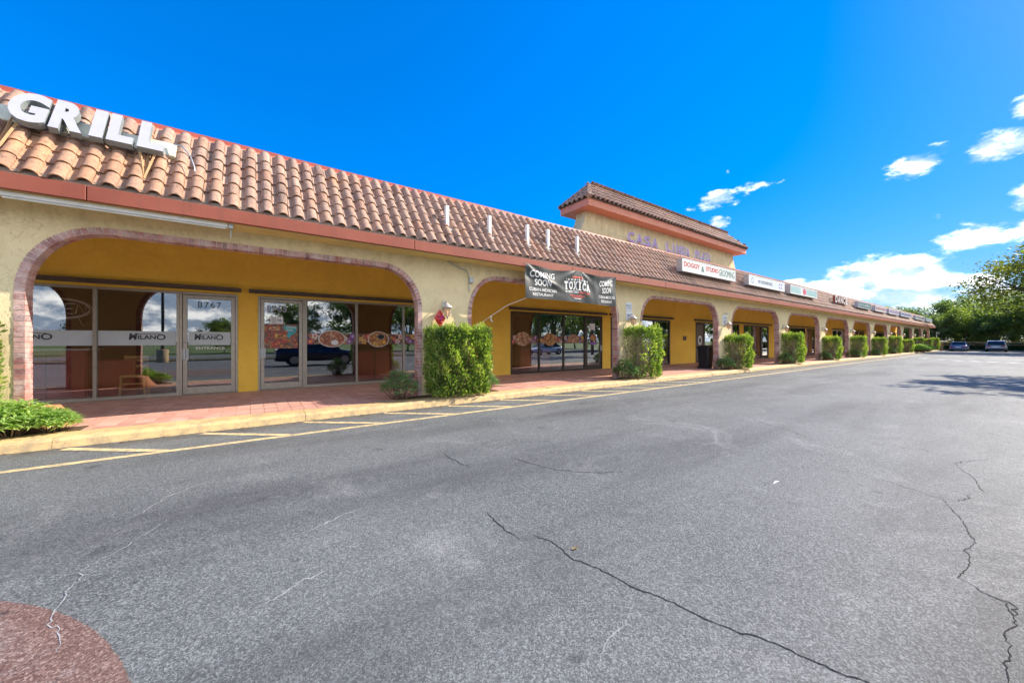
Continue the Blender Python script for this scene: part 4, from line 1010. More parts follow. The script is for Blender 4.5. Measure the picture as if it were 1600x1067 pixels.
for u0, u1 in ((.045, .275), (.78, .95)):
    ban_text('COMING', u0, u1, .66, .86, M_BANNERTXT, .02, rot=.03); ban_text('SOON', u0+(u1-u0)*.2, u1-(u1-u0)*.15, .42, .62, M_BANNERTXT, .02, rot=.03)
    ban_text('CUBAN-MEXICAN', u0-.01, u1+.02, .235, .335, M_BANNERTXT, .015); ban_text('RESTAURANT', u0+.02, u1-.01, .09, .185, M_BANNERTXT, .015)
def ban_quad(u0, u1, v0, v1, mat, name, off=.008):
    n = 24; mm = MB(); mm.add([bpt(u0+(u1-u0)*i/n, v, off) for v in (v0, v1) for i in range(n+1)], [(i, i+1, n+2+i, n+1+i) for i in range(n)]); mm.obj(name, mat, bn)
tx0, tx1 = .375, .665; lw = (tx1-tx0)/6
for k, chx in enumerate('TOXICA'):
    c0 = tx0 + k*lw; 
    if chx == 'I': ban_text(chx, c0+lw*.36, c0+lw*.64, .39, .66, M_BANNERTXT, .01)
    else: ban_text(chx, c0+lw*.07, c0+lw*.93, .39, .66, M_BANNERTXT, .055)
    for side in {'T': [(.25, .75, .39)], 'X': [(0, .42, .39), (.58, 1, .39), (0, .42, .635), (.58, 1, .635)], 'I': [(.1, .9, .39), (.1, .9, .635)], 'A': [(0, .38, .39), (.62, 1, .39)]}.get(chx, []):
        ban_quad(c0+lw*side[0], c0+lw*side[1], side[2], side[2]+.028, M_BANNERTXT, 'serif', .0095)
[ban_quad(u/1000, u/1000+.008+.005*math.sin(u), .69, .742, M_BANNERTXT, 'small_print') for u in range(400, 640, 16)]; ban_quad(.46, .575, .77, .825, M_BANNERRED, 'red_ribbon')
ban_quad(.39, .655, .285, .355, M_BANNERTXT, 'pale_ribbon'); ban_quad(.53, .655, .287, .353, M_BANNERRED, 'red_ribbon', .0095); [ban_quad(u/1000, u/1000+.008+.004*math.sin(u*1.7), .30, .34, M_DKTXT, 'small_print', .012) for u in range(400, 645, 14)]
for k, ww in enumerate((.085, .06, .04)): ban_quad(.52-ww, .52+ww, .20-.05*k, .225-.05*k, M_BANNERRED if k < 2 else M_OFFW, 'ornament')
mm = MB(); mm.tube([bpt(0, 0), Vector((5.6, -.32, 2.42)), Vector((5.15, -.1, 2.08)), Vector((4.9, .05, 1.86))], .009, 6); mm.tube([Vector((5.22, -.13, 2.13)), Vector((5.2, -.14, 2.02)), Vector((5.26, -.14, 1.98))], .02, 6); mm.obj('rope', M_ROPE, bn)
mm = MB(); mm.tube([bpt(1, 0), Vector((10.0, -.5, 2.1)), Vector((10.3, -.3, 1.6))], .008, 6); mm.obj('rope', M_ROPE, bn)
for u_ in (0, .53, 1):
    p = bpt(u_, 1); mm = MB(); mm.tube([p, (p.x, -.55, p.z+.06)], .006, 5); mm.obj('tie', M_ROPE, bn)

# wall lanterns, placards
def lantern():
    o = thing('wall_lantern', 'x', 'lantern', (0, 0, 2.33)); q = MB(); q.box(-.06, .06, -.03, -.001, -.09, .13); bevel(q.obj('back_plate', M_LANT, o), .01, 2)
    q = MB(); q.tube([(0, -.03, .06), (0, -.1, .10), (0, -.17, .09), (0, -.19, .04)], .014, 7); q.obj('arm', M_LANT, o)
    q = MB(); q.lathe(0, -.19, [(.0, .06), (.03, .055), (.06, .02), (.135, -.04), (.135, -.055), (.0, -.05)], 8); q.obj('cap', M_LANT, o)
    q = MB(); q.lathe(0, -.19, [(.088, -.056), (.066, -.26), (.0, -.265)], 6, smooth=False); q.obj('glass_body', M_AMBER, o)
    q = MB()
    for k in range(6):
        a_ = 2*math.pi*k/6; q.tube([(.093*math.cos(a_), -.19+.093*math.sin(a_), -.055), (.07*math.cos(a_), -.19+.07*math.sin(a_), -.265)], .007, 4)
    q.tube([(0, -.19, -.265), (0, -.19, -.34)], [.03, .006], 7); q.obj('cage', M_LANT, o); return o
ordn = ['near the left end', 'between the first two arches beside the red ornament', 'right of the banner', 'between the third and fourth arches', 'on the fourth pillar from the left', 'on the fifth pillar from the left', 'on the sixth pillar from the left', 'on the seventh pillar from the left', 'on the eighth pillar from the left', 'on the ninth pillar from the left', 'on the tenth pillar from the left', 'on the eleventh pillar from the left']
L0 = lantern()
PIL = [P0 - (PITCH-AW)/2 + PITCH*k for k in range(0, NA+1)]
for k in range(1, NA):
    o = L0 if k == 1 else copy_tree(L0); o.location = (PIL[k]-.05, 0, 2.33); o['label'] = 'pale metal carriage lantern on the pillar ' + ordn[k] if 'pillar' not in ordn[k] else 'pale metal carriage lantern ' + ordn[k]; o['group'] = 'lanterns on the arcade pillars'
rd = thing('hanging_ornament', 'red diamond shaped hanging ornament on the pillar by the near lantern', 'ornament', (PIL[1]-.22, -.12, 2.02))
q = MB(); q.add([(0, 0, .22), (-.15, -.02, 0), (0, -.07, -.06), (.15, -.02, 0), (0, 0, -.24), (0, .05, 0)], [(0, 1, 2), (0, 2, 3), (1, 4, 2), (2, 4, 3), (0, 5, 1), (0, 3, 5), (1, 5, 4), (3, 4, 5)]); q.obj('body', M_RED, rd)
q = MB(); q.tube([(0, 0, .22), (.02, .08, .34)], .005, 5); q.obj('hook', M_ROPE, rd)
for k_, (dx, dz) in enumerate(((.0, -.02), (-.05, .05), (.05, .04), (.02, -.1))): 
    q = MB(); q.lathe(0, 0, [(0, -.02), (.03, -.012), (.035, 0), (0, .01)], 8); q.obj('rosette', M_FL[0] if k_ % 2 else paint('magenta_cloth', (.55, .03, .25), .6), rd, loc=(dx, -.07, dz), rot=(R(90), 0, 0))
def placard(x, z, w_, h_, lab, lines, red=False):
    o = thing('notice_plate', lab, 'sign', (x, 0, z), 'notices on the pillars'); q = MB(); q.box(-w_/2, w_/2, -.014, -.001, 0, h_); bevel(q.obj('plate', M_PLAC, o), .003, 1)
    zz = h_-.06
    for s_, hh, mt in lines:
        zz -= hh; print_marks(o, mt, -w_*.38, w_*.40, -.017, zz, hh*.8, s_); zz -= .02
placard(PIL[2]-.08, 2.58, .36, .30, 'small white notice above the blue sign right of the banner', [(2, .1, M_DKTXT), (7, .06, M_BLUE)])
placard(PIL[2]-.04, 2.22, .38, .34, 'white sign with blue mark just above the lantern right of the banner', [(1, .16, M_BLUE), (6, .06, M_BLUE)])
placard(PIL[3]-.05, 2.22, .46, .50, 'white sign with dark and red print between the third and fourth arches', [(4, .14, M_DKTXT), (4, .10, M_DKTXT), (10, .07, M_RED)])
cm_ = thing('wall_camera', 'small white camera above the notice between the third and fourth arches', 'camera', (PIL[3], 0, 2.82)); q = MB(); q.box(-.05, .05, -.06, -.001, -.05, .05); q.obj('mount', M_OFFW, cm_); q = MB(); q.tube([(0, -.06, 0), (-.04, -.2, -.03)], .035, 8); q.obj('barrel', M_OFFW, cm_)

# litter bin
bi = thing('litter_bin', 'tall black plastic litter bin beside the brick arch end of the third arch', 'bin', (18.05, .62, WZ))
q = MB(); q.add([(sx*(.22+.05*t), sy*(.22+.05*t), 1.0*t) for t in (0, 1) for sx, sy in ((-1, -1), (1, -1), (1, 1), (-1, 1))], [(3, 2, 1, 0), (0, 1, 5, 4), (1, 2, 6, 5), (2, 3, 7, 6), (3, 0, 4, 7)]); bevel(q.obj('body', M_PLASTICB, bi), .03, 2)
q = MB(); q.box(-.31, .31, -.31, .31, 1.0, 1.05); q.add([(-.30, -.30, 1.05), (.30, -.30, 1.05), (.30, .30, 1.05), (-.30, .30, 1.05), (-.2, -.2, 1.13), (.2, -.2, 1.13), (.2, .2, 1.13), (-.2, .2, 1.13)], [(0, 1, 5, 4), (1, 2, 6, 5), (2, 3, 7, 6), (3, 0, 4, 7), (4, 5, 6, 7)]); bevel(q.obj('lid', M_PLASTICB, bi), .012, 2)
q = MB(); q.box(-.34, -.31, -.2, .2, .9, .96); q.obj('handle', M_PLASTICB, bi)
for sy in (-.2, .2):
    q = MB(); q.tube([(-.24, sy-.03, .07), (-.24, sy+.03, .07)], .07, 10); q.obj('wheel', M_RUBBER, bi)

# terracotta pot by the left jamb
pt = thing('terracotta_pot', 'upturned terracotta pot by the left brick jamb behind the low plants', 'pot', (-2.63, .5, WZ)); q = MB(); q.lathe(0, 0, [(.0, .30), (.14, .30), (.18, .24), (.30, .03), (.30, 0)], 20); q.obj('body', M_POT, pt)
q = MB(); q.lathe(0, 0, [(.30, .06), (.325, .06), (.325, .0), (.30, 0)], 20); q.obj('rim', M_POT, pt)

# ------------------------------------------------------------------ plants
def leaf_quads(b, pts, size, rng, up=.5, tints=None, w=.35):
    for k, (p, nrm) in enumerate(pts):
        d = Vector((rng.gauss(0, 1), rng.gauss(0, 1), rng.gauss(0, 1))).normalized()*(1-up) + Vector((0, 0, 1))*up*.8 + nrm*.5
        d = d.normalized(); s = d.cross(Vector((rng.gauss(0, 1), rng.gauss(0, 1), rng.gauss(0, 1)))).normalized(); L_ = size*rng.uniform(.6, 1.35); ww = L_*w
        t = rng.random() if tints is None else (min(.84, max(0.001, tints[k] + rng.gauss(0, .14))) if rng.random() > .07 else .97)
        b.add([p, p+d*L_*.5+s*ww*.5, p+d*L_, p+d*L_*.5-s*ww*.5], [(0, 1, 2, 3)], 0, t)
def shrub_mesh(seed, n, dead=False, W=1.75, Dp_=.95, H=1.66):
    rng = random.Random(seed); b = MB(); pts = []; tn = []
    lumps = [(rng.uniform(-1, 1), rng.uniform(-1, 1), rng.uniform(0, 1), rng.uniform(.12, .3)) for _ in range(60)]
    for k in range(n):
        # point on a rounded upright block, inset by depth
        face = rng.random(); u, v = rng.uniform(-1, 1), rng.random()
        if face < .36: p = Vector((u*W/2, -Dp_/2, v*H)); nr = Vector((0, -1, 0))
        elif face < .56: p = Vector((u*W/2, Dp_/2, v*H)); nr = Vector((0, 1, 0))
        elif face < .70: p = Vector((-W/2, u*Dp_/2, v*H)); nr = Vector((-1, 0, 0))
        elif face < .84: p = Vector((W/2, u*Dp_/2, v*H)); nr = Vector((1, 0, 0))
        else: p = Vector((u*W/2, rng.uniform(-1, 1)*Dp_/2, H)); nr = Vector((0, 0, 1))
        e = 1 - .20*(1-min(1, p.z/H/.35))**2 if p.z < .35*H else 1   # drawn in a little at the foot
        p.x *= e; p.y *= e
        cr = math.hypot(p.x/(W/2), p.y/(Dp_/2)); 
        if cr > 1.16: p.x *= 1.16/cr; p.y *= 1.16/cr
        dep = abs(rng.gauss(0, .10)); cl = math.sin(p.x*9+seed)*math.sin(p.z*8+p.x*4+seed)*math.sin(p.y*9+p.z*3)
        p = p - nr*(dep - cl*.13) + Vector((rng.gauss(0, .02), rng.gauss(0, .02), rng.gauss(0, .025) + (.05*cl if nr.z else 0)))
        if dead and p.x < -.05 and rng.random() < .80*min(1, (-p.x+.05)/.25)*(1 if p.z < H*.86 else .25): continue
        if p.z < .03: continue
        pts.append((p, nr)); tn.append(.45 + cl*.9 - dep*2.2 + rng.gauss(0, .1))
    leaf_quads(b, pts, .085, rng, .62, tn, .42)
    s = MB()
    for k in range(14 if not dead else 46):
        x = rng.uniform(-W*.3, W*.3) if not dead else rng.uniform(-W*.45, .1); y = rng.uniform(-.2, .2); p = Vector((x*.5, y*.5, 0)); P = [p]
        for j in range(5):
            p = p + Vector((rng.gauss(x*.25 if j < 2 else 0, .07), rng.gauss(y*.3, .06), H*.17)); P.append(p)
        s.tube(P, [.022, .018, .014, .011, .008, .005], 5)
        for j in range(5 if dead else 1):
            a_ = P[rng.randrange(1, 5)]; s.tube([a_, a_+Vector((rng.gauss(0, .14), rng.gauss(-.06, .12), rng.uniform(.02, .22)))], [.007, .003], 4)
    return b.mesh('foliage', M_JUNI), s.mesh('stem', M_DEADW if dead else M_BRANCH)
SH = [shrub_mesh(11, 15500), shrub_mesh(12, 12000, True), shrub_mesh(13, 12500, True, 1.6, 1.0, 1.58), shrub_mesh(14, 11000, True, 1.85, .9, 1.72), shrub_mesh(15, 11500, True, 1.7, .95, 1.5)]
def low_mesh(seed, n, mat, R_=.55, H=.5, size=.14):
    rng = random.Random(seed); b = MB(); s = MB()
    for k in range(n):
        a_ = rng.uniform(0, 6.283); r = R_*math.sqrt(rng.random()); top = H*(1-.5*(r/R_)**2)*rng.uniform(.5, 1.12); c = Vector((r*math.cos(a_), r*math.sin(a_)*.75, top))
        if k % 4 == 0: s.tube([(c.x*.4, c.y*.4, 0), (c.x*.8, c.y*.8, top*.6), c], [.008, .006, .004], 4)
        t = rng.gauss(.5, .2); m_ = rng.randrange(9, 15)
        for j in range(m_):
            th = 6.283*j/m_ + rng.uniform(-.2, .2); d = Vector((math.cos(th), math.sin(th), rng.uniform(-.1, .8))).normalized(); sd = d.cross(Vector((0, 0, 1))).normalized(); L_ = size*rng.uniform(.6, 1.2); w_ = L_*.085
            e = c+d*L_+Vector((0, 0, -L_*.15)); mm_ = c+d*L_*.5+Vector((0, 0, L_*.06))
            b.add([c, mm_+sd*w_, e, mm_-sd*w_], [(0, 1, 2, 3)], 0, min(1, max(.001, t+rng.gauss(0, .12))))
    return b.mesh('foliage', mat), s.mesh('stem', M_BRANCH)
LOW = [low_mesh(1, 260, M_FERN, size=.17), low_mesh(2, 170, M_BLUEL, .42, .58, .12), low_mesh(3, 170, M_BLUEL, .38, .5, .12), low_mesh(4, 270, M_FERN, .5, .45, .16)]
bed = None
for k in range(0, NA+1):
    if bed is None:
        q = MB(); q.box(-1.25, 1.25, -.355, -.006, .02, WZ+.012); bed = q.mesh('planter_bed', M_SOIL)
    link('planter_bed', bed, None, kind='structure', loc=(PIL[k]+.1, 0, 0))
sl_ = {1: 'full bright green clipped juniper shrub left of the banner', 2: 'half bare clipped shrub right of the banner', 3: 'half bare clipped shrub right of the litter bin', 4: 'clipped shrub fourth from the left along the arcade', 5: 'clipped shrub fifth from the left along the arcade', 6: 'clipped shrub sixth from the left along the arcade', 7: 'clipped shrub seventh from the left along the arcade', 8: 'clipped shrub eighth from the left along the arcade', 9: 'clipped shrub ninth from the left along the arcade', 10: 'clipped shrub tenth from the left along the arcade', 11: 'clipped shrub eleventh from the left along the arcade', 12: 'clipped shrub at the far corner of the arcade', 0: 'shrub whose tips show at the left edge above the low plants'}
rnd = random.Random(31)
for k in range(0, NA+1):
    fm, stm = SH[0] if k in (0, 1) else SH[1 + (k*3) % 4]
    x = PIL[k]+.14 if k == 1 else (PIL[k]-.09 if k == 0 else PIL[k]+.26+.12*math.sin(k*2.7))
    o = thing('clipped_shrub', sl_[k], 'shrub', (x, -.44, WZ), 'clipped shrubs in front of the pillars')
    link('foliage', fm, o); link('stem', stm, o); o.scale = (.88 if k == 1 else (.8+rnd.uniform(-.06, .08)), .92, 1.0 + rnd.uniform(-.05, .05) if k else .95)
    if k in (0, 1): o.rotation_euler = (0, 0, 0 if k else 3.1)
def low(k, x, y, lab, sc=1., nm='low_plant', grp='low plants along the kerb'):
    o = thing(nm, lab, 'plant', (x, y, WZ+.005), grp); link('foliage', LOW[k][0], o); link('stem', LOW[k][1], o); o.scale = (sc,)*3; o.rotation_euler = (0, 0, x*3.1); return o
low(0, -2.72, -.30, 'light green spiky low plant in the left foreground bed', .85); low(3, -2.36, -.24, 'bright green low plant at the right end of the left foreground bed', .66); low(0, -3.15, -.32, 'low plant cut by the left picture edge', 1.05)
low(1, 2.72, -.22, 'blue green low plant left of the full green shrub', 1.05); low(2, 4.86, -.28, 'blue green low plant right of the full green shrub', 1.05)
names = {2: 'second', 3: 'third', 4: 'fourth', 5: 'fifth', 6: 'sixth', 7: 'seventh', 8: 'eighth'}
for k in range(2, 9): low(1 + k % 2, PIL[k]-.72, -.35, 'low blue green plant at the foot of the %s clipped shrub' % names[k], 1.1)
for x, y, lab in ((66.6, -1.0, 'small yellow green plant at the kerb near the far corner'), (72.0, -1.0, 'second yellow green plant at the kerb near the far corner')):
    o = low(3, x, y, lab, 1.9)

# trees
def tree_mesh(seed, H, Rc, zc0, n_cl, per, size, mat, sparse=.0, limbs=8, flat=.75):
    rng = random.Random(seed); b = MB(); tr = MB(); H0 = zc0
    base = [Vector((0, 0, -.1)), Vector((rng.gauss(0, .1), rng.gauss(0, .1), H0*.5)), Vector((rng.gauss(0, .2), rng.gauss(0, .2), H0))]
    tr.tube(base, [.05*H**.9*.5, .04*H**.9*.45, .035*H**.9*.4], 9)
    ctr = Vector((0, 0, (H+H0)/2)); rz = (H-H0)/2*1.08
    ends = []
    for k in range(limbs):
        a_ = 6.283*k/limbs + rng.uniform(-.4, .4); el = rng.uniform(.15, 1.2); tip = ctr + Vector((math.cos(a_)*math.cos(el)*Rc, math.sin(a_)*math.cos(el)*Rc, math.sin(el)*rz-.15*rz))*rng.uniform(.65, .95)
        s0 = base[-1].lerp(base[1], rng.uniform(0, .5)); m1 = s0.lerp(tip, .4) + Vector((rng.gauss(0, .15), rng.gauss(0, .15), .12*H)); m2 = s0.lerp(tip, .72) + Vector((rng.gauss(0, .2), rng.gauss(0, .2), .06*H))
        tr.tube([s0, m1, m2, tip], [.016*H, .011*H, .006*H, .002*H], 6); ends += [m2, tip]
        for j in range(4):
            p0 = m1.lerp(tip, rng.random()); e = p0 + Vector((rng.gauss(0, Rc*.28), rng.gauss(0, Rc*.28), rng.uniform(0, Rc*.25))); tr.tube([p0, p0.lerp(e, .5)+Vector((0, 0, .1)), e], [.005*H, .003*H, .0012*H], 5); ends.append(e)
    for k in range(n_cl):
        if rng.random() < .45: c = ends[rng.randrange(len(ends))] + Vector((rng.gauss(0, .3), rng.gauss(0, .3), rng.gauss(0, .2)))
        else:
            a_ = rng.uniform(0, 6.283); sz = rng.uniform(-.85, 1); r = math.sqrt(max(0, 1-sz*sz))*rng.uniform(.55, 1.08); c = ctr + Vector((math.cos(a_)*r*Rc, math.sin(a_)*r*Rc, sz*rz*rng.uniform(.8, 1.05)))
        t = min(.95, max(.05, rng.gauss(.45, .2))); R_ = Rc*rng.uniform(.11, .24)
        for j in range(per):
            d = Vector((rng.gauss(0, 1), rng.gauss(0, 1), rng.gauss(0, flat))); p = c + d*R_*.55
            dd = Vector((rng.gauss(0, 1), rng.gauss(0, 1), rng.gauss(-.2, .6))).normalized(); s = dd.cross(Vector((rng.gauss(0, 1), rng.gauss(0, 1), rng.gauss(0, 1)))).normalized(); L_ = size*rng.uniform(.6, 1.4)
            b.add([p, p+dd*L_*.5+s*L_*.24, p+dd*L_, p+dd*L_*.5-s*L_*.24], [(0, 1, 2, 3)], 0, min(1, max(.001, t+rng.gauss(0, .12))))
    return b.mesh('crown', mat), tr.mesh('trunk', M_BRANCH)
TR = {'dark': tree_mesh(41, 9.5, 4.2, 1.6, 130, 85, .34, M_TREE1), 'mid': tree_mesh(42, 8.5, 4.4, 1.2, 130, 85, .34, M_TREE2), 'dark2': tree_mesh(43, 11, 5.0, 1.8, 140, 85, .38, M_TREE1),
      'sparse': tree_mesh(44, 14.2, 8.6, 4.2, 260, 75, .36, M_TREE3, 1, 14, .5), 'lot': tree_mesh(45, 9.6, 3.1, 4.0, 75, 70, .24, M_TREE2, 1, 9, .4), 'mid2': tree_mesh(46, 7, 3.8, .6, 120, 80, .3, M_TREE2)}
def tree(kind, x, y, lab, sc=1., rz=0., grp='trees beyond the far end of the lot', nm='broadleaf_tree'):
    o = thing(nm, lab, 'tree', (x, y, -.05), grp, rot=(0, 0, rz)); link('crown', TR[kind][0], o); link('trunk', TR[kind][1], o); o.scale = (sc,)*3; return o
tree('dark', 99, 4, 'dark round tree just right of the far roof end', .82, .3); tree('mid', 108, 8, 'lighter green tree showing over the far roof end', .95, 1.1); tree('dark2', 104, -1.5, 'dark dense tree behind the blue car', .82, 2.0)
tree('mid2', 97, -3.2, 'light green low tree between the two parked cars', 1.0, 2.7); tree('dark', 101, -7.5, 'dark tree behind the silver car', .95, 4.0); tree('mid2', 97, -9.5, 'light green bushy tree right of the silver car', 1.1, 3.3)
tree('dark2', 112, -10, 'tall dark tree far behind the silver car', 1.05, 5.0); tree('mid', 118, -3, 'tall light green tree far back behind the blue car', 1.15, .7); tree('dark', 96, -14, 'dark tree low at the right edge of the picture', 1.0, 1.6)
tree('dark', 120, 12, 'dark tree far back behind the plaza roof', .9, 1.6); tree('mid', 95, 8.5, 'green tree close behind the far end wall of the plaza', .6, 2.2)
tree('sparse', 84, -11.6, 'tall open crowned tree with thin yellowish foliage at the right edge', 1.0, .4, nm='open_crowned_tree')
tree('lot', 30.2, -CAMD-3.5, 'slim parking lot tree out of frame right that shades the asphalt', 1.0, .9, grp='trees on the lot')
for k, (x, y, kd, sc) in enumerate(((-14, -44, 'dark', .5), (-3, -46, 'mid', .5), (5, -44, 'dark2', .6), (13, -44, 'dark', 1.0), (20, -41, 'mid', .9), (28, -44, 'dark2', .9), (36, -42, 'dark', 1.), (46, -43, 'mid', 1.), (58, -42, 'dark2', 1.), (-26, -45, 'mid', 1.))):
    tree(kd, x, y, 'street tree across the road mirrored in the shop windows', sc, k*1.3, grp='trees across the road')

for k, x in enumerate((36, 45, 53, 62, 71, 82, 93, 104, 116)): tree(('dark', 'mid', 'dark2')[k % 3], x, -25+2*math.sin(k*2.3), 'verge tree along the far side of the lot, mirrored in the shop windows', .85+.1*math.sin(k*1.7), k*.9, grp='verge trees along the lot')
for k, (x, y, kd) in enumerate(((94.6, 3, 'mid2'), (95.4, .2, 'dark'), (95.2, -5.8, 'dark'), (96.2, -12.5, 'mid2'), (98, 7.2, 'dark'), (100, -4, 'mid2'), (99, -15, 'dark'))): tree(kd, x, y, ('low bush by the fence near the roof end', 'small dark tree by the fence behind the blue car', 'small dark tree by the fence behind the silver car', 'low light green bush by the fence near the right edge', 'small dark tree beside the far end wall', 'bushy tree behind the gap between the parked cars', 'dark bushy tree at the right edge behind the hedge')[k], .62, k*1.9)
# hedge and board fence at the far end
q = MB(); rng = random.Random(8); pts = []
for k in range(15000):
    y = rng.uniform(-20, -.9); f = rng.random(); p = Vector((rng.uniform(90.0, 91.2), y, 1.02+.05*math.sin(y*3))) if f < .4 else Vector((90.0+.06*math.sin(y*5), y, rng.uniform(0, 1)))
    pts.append((p+Vector((rng.gauss(0, .05), 0, rng.gauss(0, .05))), Vector((-1, 0, 0)) if f >= .4 else Vector((0, 0, 1))))
leaf_quads(q, pts, .14, rng, .4)
hd = thing('clipped_hedge', 'dark clipped hedge behind the parked cars', 'hedge', (0, 0, 0)); q.obj('foliage', M_HEDGE, hd); q = MB(); q.box(90.2, 91.0, -20, -.95, -.05, .85); q.obj('core', M_HEDGE, hd)
fe = thing('board_fence', 'tan vertical board fence at the far end of the lot', 'fence', (0, 0, 0)); bm_ = MB(); bm_.box(-.015, .015, 0, .148, 0, 1.46); bmesh_ = bm_.mesh('board', M_FENCE); rng = random.Random(2)
for k in range(190): link('board', bmesh_, fe, loc=(93.5+rng.uniform(-.004, .004), 9.0-.152*k, -.06+rng.uniform(-.015, .015)))
for k in range(12):
    q = MB(); q.box(93.53, 93.62, 9.0-2.6*k-.05, 9.0-2.6*k+.05, -.06, 1.4); q.obj('post', M_FENCE, fe)
q = MB(); q.box(93.52, 93.56, -19.8, 9.1, .95, 1.03); q.box(93.52, 93.56, -19.8, 9.1, .2, .28); q.obj('rail', M_FENCE, fe)

# ------------------------------------------------------------------ cars
def car(label, paintm, L=4.5, Wd=1.8, H=1.45, suv=False, loc=(0, 0, 0), rz=0., nm='parked_car'):
    """front towards +x; origin at the middle on the ground"""
    o = thing(nm, label, 'car', loc, rot=(0, 0, rz)); hl = L/2; hw = Wd/2; zb = .22 if not suv else .30; sh = H*(.60 if not suv else .60)
    st = [(-hl, .80, .52, sh-.10), (-hl+.06, .90, .30, sh-.02), (-hl+.35, .97, zb, sh+.03), (-hl*.45, 1.0, zb, sh+.02), (0, 1.0, zb, sh), (hl*.38, 1.0, zb, sh-.02), (hl*.55, .99, zb, sh-.05), (hl*.82, .95, zb+.02, sh-.16), (hl-.10, .86, .30, sh-.26), (hl, .74, .42, sh-.36)]
    q = MB(); rings = []
    for x, w_, z0, z1 in st:
        y = hw*w_; zm = z0 + (z1-z0)*.55
        rings.append([(x, -y*.86, z0), (x, -y, z0+.12), (x, -y*1.0, zm), (x, -y*.95, z1-.05), (x, -y*.80, z1), (x, 0, z1+.02), (x, y*.80, z1), (x, y*.95, z1-.05), (x, y*1.0, zm), (x, y, z0+.12), (x, y*.86, z0)])
    n = 11; vs = [p for r in rings for p in r]; fs = []
    for i in range(len(rings)-1):
        for k in range(n): fs.append((i*n+k, i*n+(k+1) % n, (i+1)*n+(k+1) % n, (i+1)*n+k))
    q.add(vs, fs, 0, 0, True); q.add(rings[0], [tuple(range(n))]); q.add(rings[-1], [tuple(reversed(range(n)))])
    body = q.obj('body', paintm, o)
    # cabin
    if suv: cb_ = [(-hl+.10, sh, .86), (-hl+.28, H-.10, .74), (-hl+.55, H-.02, .72), (0, H, .72), (hl*.16, H-.03, .71), (hl*.50, sh-.04, .86)]
    else: cb_ = [(-hl+.45, sh, .84), (-hl+1.05, H-.06, .66), (-hl+1.5, H, .64), (.15, H-.01, .64), (hl*.16, H-.06, .66), (hl*.52, sh-.05, .84)]
    q = MB(); k_ = len(cb_)
    top = [(x, -hw*w_, z) for x, z, w_ in cb_] + [(x, hw*w_, z) for x, z, w_ in cb_] + [(x, -hw*.93, sh-.03) for x, z, w_ in cb_] + [(x, hw*.93, sh-.03) for x, z, w_ in cb_]
    fs = [(i, i+1, k_+i+1, k_+i) for i in range(k_-1)] + [(2*k_+i, 2*k_+i+1, i+1, i) for i in range(k_-1)] + [(k_+i, k_+i+1, 3*k_+i+1, 3*k_+i) for i in range(k_-1)]
    q.add(top, fs, 0, 0, False)
    for i in range(len(q.f)):
        if i in (1, 2, 3): q.mi[i] = 1      # painted roof panels
    q.obj('cabin_glass', [M_CARGLASS, paintm], o)
    q = MB()
    for sy in (-1, 1):
        for i in range(k_-1):
            (xa, za, wa), (xb, zb_, wb) = cb_[i], cb_[i+1]; q.tube([(xa, sy*hw*wa, za), (xb, sy*hw*wb, zb_)], .035, 5)
        xm = (cb_[1][0]+cb_[4][0])/2; q.tube([(xm, sy*hw*.70, H-.03), (xm-.08, sy*hw*.93, sh)], .035, 5)
    q.obj('roof_pillar', paintm, o)
    for sx in (-hl*.60, hl*.60):
        for sy in (-1, 1):
            r_ = .33 if not suv else .37; wl = MB(); wl.tube([(sx, sy*(hw-.20), r_), (sx, sy*(hw+.01), r_)], r_, 20); w_ = wl.obj('wheel', M_RUBBER, o)
            wl = MB(); wl.tube([(sx, sy*(hw+.002), r_), (sx, sy*(hw+.018), r_)], [r_*.64, r_*.60], 16, smooth=False); wl.obj('rim', M_CHROME, w_)
    for sy in (-1, 1):
        q = MB(); q.box(-hl-.012, -hl+.10, sy*hw*.66-.17, sy*hw*.66+.17, sh-.24, sh-.08); bevel(q.obj('tail_lamp', M_TAIL, o), .02, 2)
        q = MB(); q.box(hl-.16, hl-.01, sy*hw*.58-.16, sy*hw*.58+.16, sh-.42, sh-.30); bevel(q.obj('headlight', M_HEADL, o), .02, 2)
        q = MB(); q.box(hl*.36, hl*.36+.10, sy*(hw+.07)-.07, sy*(hw+.07)+.07, sh+.0, sh+.13); bevel(q.obj('mirror', paintm, o), .03, 2)
        q = MB(); q.box(-.1, .06, sy*(hw+.005)-.012, sy*(hw+.005)+.012, sh-.16, sh-.13); q.obj('door_handle', M_CHROME, o)
    q = MB(); q.box(-hl-.05, -hl+.12, -hw*.84, hw*.84, .32, .50); bevel(q.obj('rear_bumper', M_BLACK if suv else paintm, o), .04, 2)
    q = MB(); q.box(hl-.12, hl+.04, -hw*.76, hw*.76, .25, .42); bevel(q.obj('front_bumper', M_BLACK, o), .04, 2)
    q = MB(); q.box(-hl-.022, -hl-.002, -.26, .26, sh-.30, sh-.17); q.obj('licence_plate', M_PLAC, o)
    return o
car('blue sedan parked nose in by the hedge, seen from behind', m_carpaint('car_blue', (.10, .17, .32)), 4.4, 1.76, 1.42, False, (86.2, -CAMD+5.6, 0), 0)
car('silver grey hatchback parked nose in by the hedge, right of the blue sedan', m_carpaint('car_silver', (.36, .39, .43), .5), 4.4, 1.82, 1.58, True, (85.4, -CAMD+2.25, 0), 0)
car('teal car parked nose in at the right picture edge', m_carpaint('car_teal', (.03, .12, .16)), 4.4, 1.78, 1.45, False, (86.0, -CAMD-1.15, 0), 0)
car('dark blue sport utility car beside the camera, mirrored in the shop window', m_carpaint('car_navy', (.012, .02, .045)), 4.5, 1.84, 1.70, True, (3.35, -CAMD-1.66, 0), 0)
